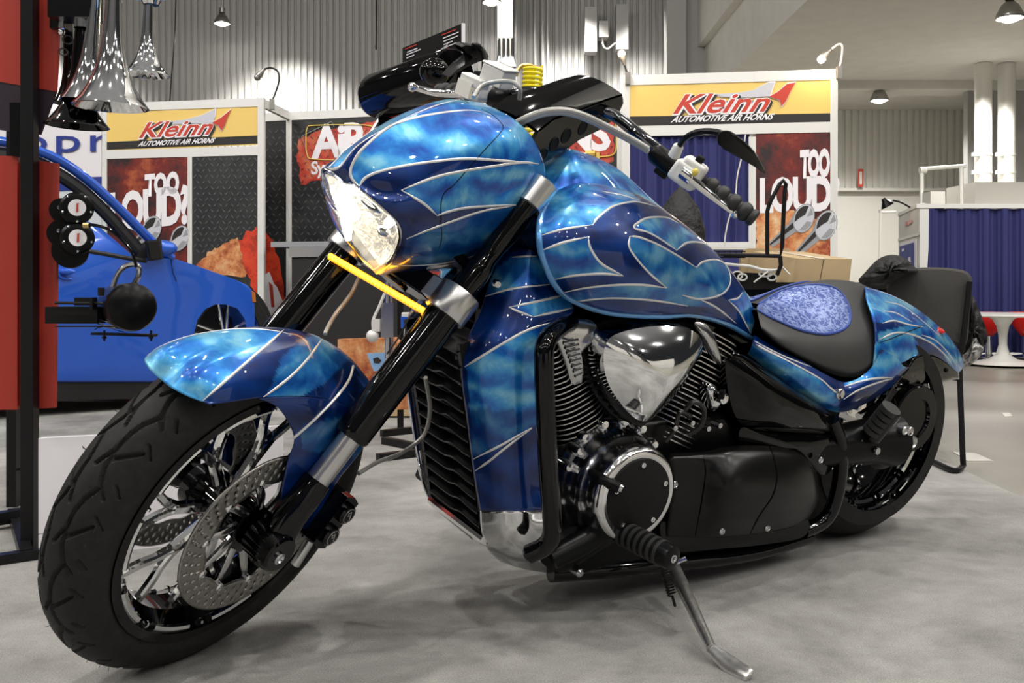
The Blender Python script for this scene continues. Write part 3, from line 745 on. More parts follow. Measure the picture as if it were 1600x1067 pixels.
# ---------------------------------------------------------------- engine guard
m = Mesh()
pts = [brel(*p) for p in ((905, 500, .12), (875, 512, .19), (853, 535, .235), (850, 575, .25), (853, 650, .26), (857, 740, .265), (862, 800, .265), (862, 835, .26), (850, 854, .245), (826, 866, .225))]
m.tube(pts, .0185, 20, 0, smooth=8); m.tube([pts[-1], pts[-1] + (pts[-1] - pts[-2]).normalized() * .006], [.017, .012], 20, 0)
m.build('engine_guard', ['black_gloss'], bike)
m = Mesh(); pts = [Vector((p.x, -p.y, p.z)) for p in pts]; m.tube(pts, .0185, 16, 0, smooth=5)
m.build('engine_guard', ['black_gloss'], bike)

# ---------------------------------------------------------------- engine
eng = Mesh()
eng.prism([(.62, .16), (.98, .14), (1.06, .20), (1.08, .34), (.98, .42), (.62, .42), (.50, .30)], -.14, .14, (0, 0, 0), (1, 0, 0), (0, 0, 1), (0, -1, 0), 0)
eng.box((.86, 0, .50), (.40, .12, .26), 0); eng.box((.62, 0, .44), (.34, .18, .20), 0)
eng.box((1.04, 0, .40), (.05, .14, .36), 0)
engine = eng.build('engine', ['black_satin'], bike, bevel=.012)
def cylinder(base, top, n, rx, ry, name):
    base, top = Vector(base), Vector(top); ax = (top - base).normalized(); L = (top - base).length
    w = ax.cross(Vector((0, 1, 0))); m = Mesh()
    m.lathe([(0, 0), (0, rx * .8), (L, rx * .8), (L, 0)], base, ax, 28, 0)
    for k in range(n):
        c = base + ax * (L * (k + .5) / n); poly = []
        for i in range(40):
            a = 2 * PI * i / 40; p = 2 / 2.8
            poly.append((rx * math.copysign(abs(math.cos(a)) ** p, math.cos(a)), ry * math.copysign(abs(math.sin(a)) ** p, math.sin(a))))
        m.prism(poly, -.0011, .0011, c, w, (0, 1, 0), ax, 0)
        sm = [(a * .999, b * .999) for a, b in poly]
        vs = [c + w * a * 1.004 + Vector((0, 1, 0)) * b * 1.004 + ax * h for h in (-.0013, .0013) for a, b in poly]
        m.add(vs, [(i, (i + 1) % 40, 40 + (i + 1) % 40, 40 + i) for i in range(40)], 1)
    m.build(name, ['black_satin', 'brushed'], engine)
cylinder((.985, 0, .36), (1.09, 0, .60), 23, .085, .150, 'cylinder')
cylinder((.76, 0, .36), (.655, 0, .60), 23, .085, .150, 'cylinder')
def dome(m, outline, ye, yc, rings=8, power=2.2, skirt=.03, mi=0, fr='B', mis=None, bend=None):
    """bulged cover: outline traced at lateral offset ye, bulging out to yc in the middle"""
    P = [Vector(brel(u, v, ye if not callable(ye) else ye(u, v), fr)) for (u, v) in outline]
    P = [Vector(p) for p in crom(P, 6, closed=True)]
    c = sum(P, Vector()) / len(P); n = len(P); loops = []
    dy = yc - c.y
    loops.append([p + Vector((0, -skirt, 0)) for p in P]); loops.append([p + Vector((0, -.003, 0)) for p in P])
    for k in range(rings):
        r = 1 - k / (rings - 1) * .97; f = (1 - r ** power)
        loops.append([Vector((c.x + (p.x - c.x) * r, (p.y if k < 2 else p.y) * (r ** 1) + c.y * (1 - r) + dy * f, c.z + (p.z - c.z) * r)) for p in P])
    vs = [p for l in loops for p in l]
    fs = [(i * n + k, i * n + (k + 1) % n, (i + 1) * n + (k + 1) % n, (i + 1) * n + k) for i in range(len(loops) - 1) for k in range(n)]
    fs.append(tuple((len(loops) - 1) * n + k for k in range(n)))
    m.add(vs, fs, mi)
    return c
# chrome air cleaner cover and its ribbed backing
ac = [(948, 535), (968, 520), (1017, 510), (1064, 511), (1089, 521), (1098, 538), (1093, 560), (1072, 595), (1040, 634), (1017, 655), (1004, 658), (988, 650), (968, 628), (951, 600), (943, 565)]
m = Mesh(); dome(m, ac, .215, .262, 9, 2.0, .05)
aco = m.build('air_cleaner_cover', ['chrome'], engine)
m = Mesh()
back = [brel(u - 9, v + 1, .185) for u, v in ac]; back = crom(back, 5, closed=True)
c = sum((Vector(b) for b in back), Vector()) / len(back)
for k, b in enumerate(back):
    b = Vector(b); o2 = c + (b - c) * 1.045
    if k % 2 == 0: m.tube([o2 + Vector((0, -.03, 0)), o2 + Vector((0, .004, 0))], .0032, 6, 0)
m.tube([Vector(b) for b in back] + [Vector(back[0])], .007, 8, 0); m.tube([Vector(b) + Vector((0, -.05, 0)) for b in back] + [Vector(back[0]) + Vector((0, -.05, 0))], .012, 8, 0)
m.build('air_cleaner_frame', ['black_metal'], aco)
# finned chrome head cover on the front cylinder
m = Mesh()
hc = [(866, 506), (888, 497), (905, 498), (926, 502), (934, 520), (915, 545), (906, 562), (912, 592), (902, 600), (893, 597), (880, 560), (868, 530)]
dome(m, hc, .165, .178, 5, 3, .06)
for k in range(8):
    a = brel(880 + k * 2.6, 536 + k * 7.4, .186); b = brel(903 + k * 1.0, 531 + k * 7.4, .186); m.tube([a, b], .0034, 8, 0)
m.build('head_cover', ['polished'], engine)
m = Mesh(); hc = [(1085, 505), (1108, 510), (1122, 545), (1128, 575), (1112, 560), (1098, 535)]
dome(m, hc, .15, .165, 5, 3, .05); m.build('head_cover', ['polished'], engine)
# crank case chrome
CC = brel(998, 775, .25)
m = Mesh()
m.lathe([(-.17, .115), (-.155, .134), (-.125, .137), (-.105, .131), (-.092, .121), (-.084, .115), (-.066, .113), (-.052, .108), (-.044, .103), (-.030, .1015), (-.015, .0995), (-.004, .0955), (0, .089), (-.001, .078)], CC, (0, 1, 0), 56, 0)
ring1 = m.build('crankcase_cover', ['chrome_soft'], engine, sangle=70)
m = Mesh(); m.lathe([(-.004, .079), (.003, .078), (.0045, .075), (.0045, 0)], CC, (0, 1, 0), 48, 0); m.build('cover_disc', ['black_matte'], ring1)
m = Mesh()
for k in range(5):
    m = Mesh(); a = .3 + k * 2 * PI / 5; c = CC + Vector((math.cos(a) * .066, .004, math.sin(a) * .066))
    m.lathe([(0, .0055), (.003, .0055), (.003, .003), (.001, .0025), (.001, 0)], c, (0, 1, 0), 12, 0); m.build('cover_bolt', ['chrome'], ring1)
for k in range(6):
    m = Mesh(); a = .9 + k * .42; c = CC + Vector((math.cos(a) * .128, -.10, math.sin(a) * .128))
    m.lathe([(-.02, .013), (.006, .012), (.012, .008), (.013, 0)], c, (0, 1, 0), 14, 0); m.build('cover_bolt', ['chrome'], ring1)
m = Mesh()
cc = [(872, 712), (890, 690), (915, 682), (940, 690), (960, 705), (985, 725), (960, 800), (925, 812), (900, 790), (876, 760)]
dome(m, cc, .13, .175, 8, 2.0, .05)
for (u, v) in ((903, 703), (948, 690), (982, 696), (886, 728)):
    m.lathe([(-.03, .012), (.004, .011), (.010, .008), (.011, 0)], brel(u, v, .165), (0, 1, 0), 14, 0)
m.build('timing_cover', ['chrome_soft'], engine)
m = Mesh(); m.tube([brel(925, 738, .20), brel(940, 749, .235), brel(968, 762, .262)], [.012, .012, .0125], 14, 0)
m.lathe([(0, .0095), (.006, .008), (.008, 0)], brel(968, 762, .262), (brel(968, 762, .262) - brel(940, 749, .235)), 14, 1)
m.build('shift_peg', ['black_satin', 'polished'], engine)
# black final drive side cover with its two joints
sc_rows = [
 [(1046, 708, .165), (1098, 705, .17), (1140, 697, .175), (1190, 696, .175), (1236, 702, .17), (1262, 716, .165), (1272, 733, .16)],
 [(1050, 718, .188), (1098, 716, .198), (1140, 709, .215), (1190, 708, .22), (1238, 715, .212), (1267, 731, .198), (1278, 750, .175)],
 [(1052, 765, .192), (1096, 765, .205), (1140, 762, .25), (1190, 762, .252), (1238, 766, .243), (1269, 774, .212), (1280, 781, .178)],
 [(1047, 800, .19), (1091, 803, .203), (1132, 804, .228), (1177, 804, .230), (1224, 801, .220), (1255, 800, .200), (1268, 803, .175)],
 [(1042, 838, .182), (1084, 840, .190), (1125, 840, .195), (1167, 836, .195), (1210, 830, .19), (1242, 822, .182), (1258, 819, .168)]]
sc = panel('side_cover', sc_rows, 'B', 12, 10, (), [(.007, 1, [(1202, 697), (1209, 715), (1214, 745), (1207, 775), (1187, 805), (1172, 834)]), (.004, 1, [(1099, 707), (1102, 740), (1096, 785), (1086, 838)])], mirror=False, mats=('satin_cover', 'seam_black', 'seam_black'), solid=.012)
m = Mesh(); dome(m, [(1036, 815), (1090, 835), (1160, 830), (1230, 824), (1262, 812), (1256, 838), (1200, 850), (1120, 858), (1050, 862), (1036, 850)], .18, .184, 4, 3, .08)
m.build('lower_flange', ['satin_cover'], sc)
for (u, v, y) in ((1053, 756, .213), (1127, 829, .205), (1198, 824, .20), (1281, 718, .185)):
    m = Mesh(); m.lathe([(0, .0085), (.004, .0085), (.006, .006), (.003, .004), (.003, 0)], brel(u, v, y), (0, 1, 0), 16, 0)
    m.build('cover_bolt', ['polished'], sc)
# frame, glossy side fairing beneath the seat
m = Mesh()
dome(m, [(1133, 572), (1142, 562), (1165, 566), (1205, 585), (1250, 612), (1290, 640), (1300, 655), (1296, 675), (1250, 676), (1200, 672), (1160, 664), (1142, 630)], .165, .20, 8, 2.2, .09)
m.build('side_panel', ['black_gloss'], bike)
m = Mesh()
dome(m, [(1160, 668), (1210, 676), (1262, 678), (1300, 680), (1308, 700), (1298, 735), (1280, 740), (1240, 706), (1200, 697), (1160, 696)], .16, .172, 5, 3, .06)
m.tube([brel(*p) for p in ((1300, 655, .165), (1312, 690, .165), (1313, 740, .165), (1302, 790, .16), (1285, 815, .155), (1255, 830, .15))], .018, 14, 0, smooth=6)
m.tube([brel(*p) for p in ((1120, 548, .10), (1150, 560, .12), (1200, 590, .13), (1260, 630, .14), (1300, 660, .15))], .016, 12, 0, smooth=5)
m.tube([brel(*p) for p in ((860, 895, .12), (960, 888, .14), (1080, 876, .15), (1180, 862, .15), (1262, 838, .14))], .020, 14, 0, smooth=5)
m.prism([(1.02, .13), (.98, .14), (.30, .14), (.16, .30), (.16, .36), (.24, .36), (.34, .19), (.98, .19), (1.02, .17)], -.10, .10, (0, 0, 0), (1, 0, 0), (0, 0, 1), (0, -1, 0), 0)
m.box((.62, 0, .60), (.62, .10, .08), 0); m.box((.40, 0, .40), (.34, .20, .26), 0); m.box((1.06, 0, .66), (.36, .09, .12), 0)
m.build('frame', ['black_gloss'], bike, bevel=.006)
# black belly cover between guard and peg
m = Mesh(); P = [brel(u, v, .15) for u, v in ((850, 850), (900, 822), (985, 815), (1050, 838), (1100, 845), (1270, 826), (1266, 846), (1180, 866), (1080, 880), (960, 891), (905, 897), (868, 892))]; n = len(P)
m.add(P + [p + Vector((0, -.25, 0)) for p in P], [tuple(range(n)), tuple(range(n, 2 * n))[::-1]] + [(i, (i + 1) % n, n + (i + 1) % n, n + i) for i in range(n)], 0)
m.build('sump_guard', ['black_satin'], bike, bevel=.004)
m = Mesh()
dome(m, [(848, 838), (880, 826), (930, 818), (975, 815), (985, 825), (960, 850), (920, 872), (890, 892), (868, 893), (845, 875)], .17, .195, 6, 2.4, .08)
m.build('lower_cover', ['black_satin'], bike)
for (u, v, y) in ((903, 893, .19),): m = Mesh(); m.lathe([(-.02, .010), (.008, .009), (.012, .005), (.012, 0)], brel(u, v, y), (0, 1, 0), 14, 0); m.build('frame_bolt', ['polished'], bike)
# ignition lock, small hardware
m = Mesh(); dome(m, [(1104, 608), (1112, 600), (1122, 612), (1126, 628), (1118, 642), (1108, 636)], .175, .19, 4, 3, .02)
m.lathe([(0, .012), (.022, .012), (.024, .009), (.024, 0)], brel(1121, 619, .19), (0, 1, 0), 18, 0)
m.build('ignition_lock', ['chrome'], bike)
m = Mesh(); m.tube([brel(1124, 616, .205), brel(1132, 616, .215)], .013, 10, 0, flat=.35); m.build('ignition_key', ['black_satin'], bike)
m = Mesh()
m.tube([brel(*p) for p in ((1070, 640, .17), (1085, 628, .18), (1100, 640, .18), (1095, 665, .17), (1075, 680, .16))], .006, 8, 0, smooth=5)
m.tube([brel(*p) for p in ((1040, 690, .16), (1055, 670, .17), (1062, 645, .175), (1080, 650, .17))], .005, 8, 0, smooth=5)
m.build('wiring_loom', ['cable_black'], bike)
for (u, v) in ((1105, 669), (1123, 664), (1080, 660), (1053, 668)): m = Mesh(); m.lathe([(-.02, .007), (.006, .006), (.007, 0)], brel(u, v, .175), (0, 1, 0), 12, 0); m.build('loom_bolt', ['polished'], bike)

# ---------------------------------------------------------------- foot peg, shifter arm, stand
m = Mesh()
a, b = brel(965, 828, .225), brel(1052, 873, .375)
u = (b - a).normalized()
m.tube([a, a + u * .02, b - u * .012, b - u * .003, b], [.022, .0235, .0245, .0225, .012], 26, 0)
for k in range(7):
    c = a + (b - a) * (.12 + .11 * k); m.tube([c, c + u * .008], .0262, 26, 1)
m.lathe([(0, .008), (.002, .008), (.002, .005), (0, .004), (0, 0)], b, u, 16, 2)
m.build('foot_peg', ['black_satin', 'grip_rubber', 'polished'], bike)
m = Mesh()
m.tube([brel(*p) for p in ((862, 872, .19), (905, 850, .2), (945, 828, .21), (972, 826, .225))], [.024, .026, .022, .02], 16, 0, smooth=6, flat=.7)
m.tube([brel(*p) for p in ((945, 826, .22), (965, 812, .225), (985, 806, .22))], .014, 12, 0, smooth=4)
m.build('peg_bracket', ['black_satin'], bike)
m = Mesh(); m.tube([brel(1052, 880, .36), brel(1072, 872, .372)], .0045, 10, 0); m.build('peg_spring', ['chrome'], bike)
m = Mesh()
def stp(u, v, z): return w2b(pz(u, v, z))
f0, f1, f2 = stp(1168, 1054, .008), stp(1140, 1038, .010), stp(1112, 1014, .022)
top = brel(1046, 872, .19)
m.tube([top, top + (f2 - top) * .35, top + (f2 - top) * .8, f2], [.0135, .0145, .011, .0095], 16, 0)
m.tube([f2, f1, f0, f0 + (f0 - f1) * .15], [.011, .017, .013, .006], 14, 0, smooth=5, flat=.5)
m.build('kickstand', ['stand_chrome'], bike)
m = Mesh(); q = []
s0, s1 = brel(1036, 884, .24), brel(1050, 930, .28)
ux = (s1 - s0).normalized(); uy = ux.orthogonal().normalized(); uz = ux.cross(uy)
for k in range(121):
    a = k / 120 * 2 * PI * 11; q.append(s0 + (s1 - s0) * (k / 120) + (uy * math.cos(a) + uz * math.sin(a)) * .0085)
m.tube(q, .0019, 6, 0)
m.tube([s1, s1 + ux * .016, s1 + ux * .02 + uy * .008], .003, 8, 0)
m.build('stand_spring', ['black_metal'], bike)

# ---------------------------------------------------------------- seat
seat_rows = [
 [(1181, 474, 0), (1215, 455, 0), (1255, 443, 0), (1295, 437, 0), (1333, 440, 0), (1356, 449, 0), (1370, 466, 0)],
 [(1182, 482, .05), (1222, 478, .05), (1265, 468, .05), (1304, 463, .05), (1338, 468, .05), (1360, 480, .05), (1374, 497, .05)],
 [(1184, 490, .09), (1225, 501, .10), (1268, 504, .10), (1308, 503, .10), (1341, 505, .10), (1363, 511, .10), (1377, 522, .09)],
 [(1187, 502, .11), (1222, 521, .135), (1262, 534, .14), (1300, 541, .14), (1334, 543, .14), (1358, 544, .135), (1374, 547, .12)],
 [(1190, 514, .12), (1218, 535, .145), (1258, 556, .155), (1296, 570, .155), (1330, 576, .155), (1352, 572, .148), (1368, 565, .135)],
 [(1193, 520, .10), (1220, 542, .125), (1258, 564, .135), (1296, 583, .14), (1328, 590, .14), (1350, 584, .135), (1366, 574, .12)]]
seat = panel('seat', seat_rows, 'B', 10, 12, mats=('leather', 'leather', 'leather'), solid=0)
G = dense_sym([[brel(*p) for p in r] for r in seat_rows], 14, 20); a_, b_ = len(G), len(G[0])
ins = crom([(1181, 481), (1200, 467), (1222, 455), (1255, 447), (1290, 447), (1312, 457), (1325, 478), (1328, 500), (1318, 515), (1290, 523), (1252, 517), (1215, 502), (1193, 491)], 6, closed=True)
GV = [Vector(p) for r in G for p in r]; m = Mesh(); keep = []
for f in grid_faces(a_, b_):
    c = sum((GV[i] for i in f), Vector()) / 4
    if inpoly(*proj(c), ins): keep.append(f)
nrm = Vector((0, .35, 1)).normalized()
vs = [p + nrm * .003 for p in GV]; m.add(vs, keep, 0); m.add([(p.x, -p.y, p.z) for p in vs], [f[::-1] for f in keep], 0)
tree = BVHTree.FromPolygons(GV, grid_faces(a_, b_)); o = w2b((0, 0, HC)); pp = []
for (u, v) in ins + ins[:1]:
    d = (MBi @ Vector(((u - CX) / FPX, 1, -(v - YH) / FPX))).normalized(); h = tree.ray_cast(o, d)
    if h[0]: pp.append(h[0] + nrm * .002)
m.build('seat_insert', ['blue_leather'], seat)
m = Mesh(); m.tube(pp, .0034, 8, 0); m.tube([(p.x, -p.y, p.z) for p in pp], .0034, 8, 0); m.build('seat_piping', ['blue_piping'], seat)

# ---------------------------------------------------------------- tail and side rails
tail_rows = [
 [(1345, 446, 0), (1383, 457, 0), (1420, 475, 0), (1454, 500, 0), (1482, 527, 0), (1498, 550, 0), (1505, 570, 0)],
 [(1355, 470, .07), (1393, 480, .07), (1428, 495, .07), (1458, 516, .062), (1482, 539, .052), (1496, 560, .04), (1503, 577, .025)],
 [(1366, 505, .115), (1400, 508, .112), (1432, 515, .102), (1460, 532, .088), (1480, 550, .07), (1493, 567, .055), (1500, 580, .035)],
 [(1368, 540, .14), (1398, 540, .13), (1428, 542, .115), (1455, 551, .098), (1474, 562, .08), (1489, 575, .06), (1498, 584, .04)],
 [(1365, 572, .15), (1390, 573, .142), (1412, 566, .13), (1436, 553, .112), (1456, 556, .096), (1478, 570, .075), (1496, 586, .045)]]
ta_st = [[(1379, 505), (1397, 501), (1420, 507), (1443, 511)], (.003, 2, [(1372, 536), (1390, 530), (1407, 523), (1427, 515), (1447, 507)]), [(1374, 530), (1400, 520), (1426, 523), (1455, 536), (1477, 555), (1489, 573)],
 [(1383, 471), (1410, 478), (1440, 500), (1468, 525)], [(1440, 523), (1462, 532), (1482, 552), (1495, 572)], (.0025, 2, [(1356, 571), (1375, 572), (1393, 571)]), [(1381, 486), (1400, 489), (1425, 503)]]
tail = panel('rear_fender', tail_rows, 'B', 10, 12, [(.85, [(1340, 430), (1400, 455), (1480, 520), (1515, 580), (1495, 590), (1475, 556), (1452, 534), (1424, 524), (1372, 535), (1372, 520), (1420, 508), (1397, 500), (1379, 503), (1330, 500)]), (.95, [(1350, 575), (1372, 532), (1400, 521), (1426, 524), (1440, 545), (1415, 575)])], ta_st)
rail_rows = [
 [(1178, 523, .10), (1215, 545, .13), (1255, 565, .15), (1292, 586, .158), (1320, 597, .158), (1346, 588, .155), (1366, 568, .15), (1376, 545, .145)],
 [(1177, 532, .115), (1213, 556, .145), (1250, 578, .165), (1287, 601, .175), (1318, 614, .175), (1350, 604, .17), (1380, 583, .16), (1402, 560, .148)],
 [(1173, 544, .11), (1206, 568, .14), (1241, 590, .16), (1278, 618, .172), (1315, 633, .17), (1350, 621, .165), (1385, 597, .158), (1412, 572, .145)],
 [(1168, 553, .095), (1200, 578, .125), (1232, 600, .145), (1270, 628, .155), (1310, 644, .155), (1350, 632, .15), (1390, 606, .142), (1424, 574, .13)]]
ra_st = [[(1179, 533), (1216, 552), (1254, 568), (1286, 580), (1311, 598), (1319, 604)], [(1319, 604), (1343, 596), (1370, 591), (1396, 590)], [(1181, 538), (1193, 545), (1232, 564), (1279, 590), (1298, 606), (1311, 618)], [(1318, 624), (1343, 609), (1375, 597), (1395, 592)]]
rail = panel('side_rail', rail_rows, 'B', 10, 14, [(.85, [(1160, 520), (1178, 540), (1232, 566), (1279, 592), (1311, 620), (1311, 650), (1260, 635), (1160, 560)]), (.95, [(1319, 603), (1343, 596), (1396, 590), (1420, 570), (1400, 540), (1360, 560), (1320, 590)])], ra_st, solid=0)
m = Mesh(); m.lathe([(-.006, .014), (.003, .014), (.006, .011), (.004, .006), (.003, 0)], brel(1312, 615, .178), (0, 1, 0), 22, 0); m.build('rail_bolt', ['polished'], rail)
# glossy black support under the tail
u_rows = [
 [(1396, 600, .14), (1414, 580, .135), (1430, 556, .118), (1455, 554, .098), (1476, 566, .082), (1497, 584, .05)],
 [(1398, 608, .13), (1420, 592, .128), (1438, 578, .115), (1460, 575, .095), (1480, 580, .078), (1497, 588, .05)],
 [(1402, 614, .11), (1428, 605, .105), (1450, 599, .095), (1470, 594, .08), (1485, 591, .068), (1498, 590, .045)],
 [(1402, 617, .05), (1428, 609, .05), (1450, 603, .05), (1470, 597, .04), (1485, 593, .03), (1498, 591, .02)]]
panel('fender_strut', u_rows, 'B', 6, 8, parent=tail, mats=('black_gloss', 'black_gloss', 'black_gloss'))
for (u, v) in ((1426, 587), (1478, 578)): m = Mesh(); m.sphere(brel(u, v, .12 if u < 1450 else .085), .007, 10, 0); m.build('strut_bolt', ['black_satin'], tail)
m = Mesh(); m.sphere(brel(1459, 516, .02), .020, 16, 0, sc=(1.3, 1.6, .6)); m.build('tail_light', ['red_gloss'], bike)

# ---------------------------------------------------------------- swing arm, final drive, passenger peg
m = Mesh()
m.tube([(.46, .10, .30), (.30, .125, .30), (.13, .145, .315), (.03, .15, .312)], [.045, .048, .055, .07], 20, 0, smooth=4)
m.tube([(.46, -.10, .30), (.30, -.14, .30), (0, -.15, .312)], [.04, .035, .03], 14, 0)
m.lathe([(.11, 0), (.11, .088), (.14, .085), (.155, .06), (.165, .03), (.17, 0)], (.03, 0, .312), (0, 1, 0), 28, 0)
m.tube([brel(*p) for p in ((1325, 700, .14), (1350, 715, .15), (1380, 700, .16), (1400, 680, .16))], .02, 12, 0, smooth=4)
m.build('swing_arm', ['black_satin'], bike)
m = Mesh(); vs = []
for i in range(25):
    a = math.radians(5 + 42 * i / 24)
    for y in (-.115, -.105, -.05, .05, .105, .115): r = .328 - (.02 if abs(y) > .112 else 0); vs.append((r * math.cos(a), y, .312 + r * math.sin(a)))
m.add(vs, grid_faces(25, 6), 0); m.build('inner_fender', ['black_satin'], bike, solid=.004)
m = Mesh()
cc2 = brel(1432, 655, .165)
m.lathe([(-.03, .088), (-.004, .090), (0, .086), (.001, .055), (-.006, .052), (-.006, .0)], cc2, (0, 1, 0), 40, 0, ang=2 * PI)
m.build('drive_hub', ['black_gloss'], bike)
for (u, v, r) in ((1424, 690, .016), (1420, 673, .012), (1411, 672, .011)):
    m = Mesh(); m.lathe([(-.045, r), (.006, r), (.008, r * .8), (.004, r * .6), (.004, 0)], brel(u, v, .205), (0, 1, 0), 22, 0); m.build('axle_nut', ['brushed'], bike)
m = Mesh()
a, b = brel(1362, 682, .19), brel(1396, 640, .235); u = (b - a).normalized()
m.tube([a, b], .024, 20, 0)
for k in range(5): c = a + (b - a) * (.06 + .19 * k) + Vector((.006, 0, .008)); m.tube([c, c + u * .013], .025, 20, 1)
m.tube([brel(1345, 690, .15), a], .012, 12, 0)
m.lathe([(0, .010), (.006, .009), (.008, 0)], brel(1369, 704, .2), (0, 1, 0), 14, 2); m.lathe([(0, .008), (.006, .007), (.008, 0)], brel(1345, 690, .18), (0, 1, 0), 14, 2)
m.build('passenger_peg', ['black_gloss', 'grip_rubber', 'polished'], bike)
m = Mesh(); m.tube([brel(1445, 600, .12), brel(1447, 617, .13), brel(1447, 624, .13)], [.008, .009, .012], 12, 0); m.build('shock_mount', ['polished'], bike)

# ---------------------------------------------------------------- handlebar

RY = .058
out = [(970, 149), (972, 160), (962, 182), (937, 201), (904, 217), (882, 233), (850, 252), (835, 268), (818, 262), (822, 232), (838, 206), (864, 186), (903, 173), (944, 157)]
P = [brel(u, v, RY, 'S') for u, v in out]; n = len(P)
m = Mesh()
for sg in (1, -1):
    vs = [Vector((p.x, (RY + d) * sg, p.z)) for d in (-.004, .004) for p in P]
    m.add(vs, [tuple(range(n)), tuple(range(n, 2 * n))[::-1]] + [(i, (i + 1) % n, n + (i + 1) % n, n + i) for i in range(n)], 0, S)
# drilled lightening holes: raised collars round dark openings
for (u, v, r) in ((908, 199, .014), (882, 211, .015), (863, 224, .014), (846, 240, .012), (930, 186, .010)):
    c = brel(u, v, RY, 'S')
    for sg in (1, -1):
        m.lathe([(-.006, r * 1.12), (.0055, r * 1.12), (.0062, r), (.0045, r * .95), (.0045, 0)], (c.x, (RY) * sg, c.z), (0, sg, 0), 24, 1, S)
# crowned cross plate between the side plates
top = [P[i] for i in (1, 0, 13, 12, 11, 10)]
rows = []
for k in range(9):
    f = k / 8 * 2 - 1
    rows.append([Vector((p.x + .012 * (1 - f * f), RY * 1.03 * f, p.z + .010 * (1 - f * f) + .004)) for p in top])
vs = [p for r in rows for p in r]; m.add(vs, grid_faces(9, 6), 0, S)
vs = [p - Vector((0, 0, .006)) for p in vs]; m.add(vs, grid_faces(9, 6), 0, S)
m.build('bar_riser', ['black_gloss', 'black_matte'], bike, bevel=.0015)

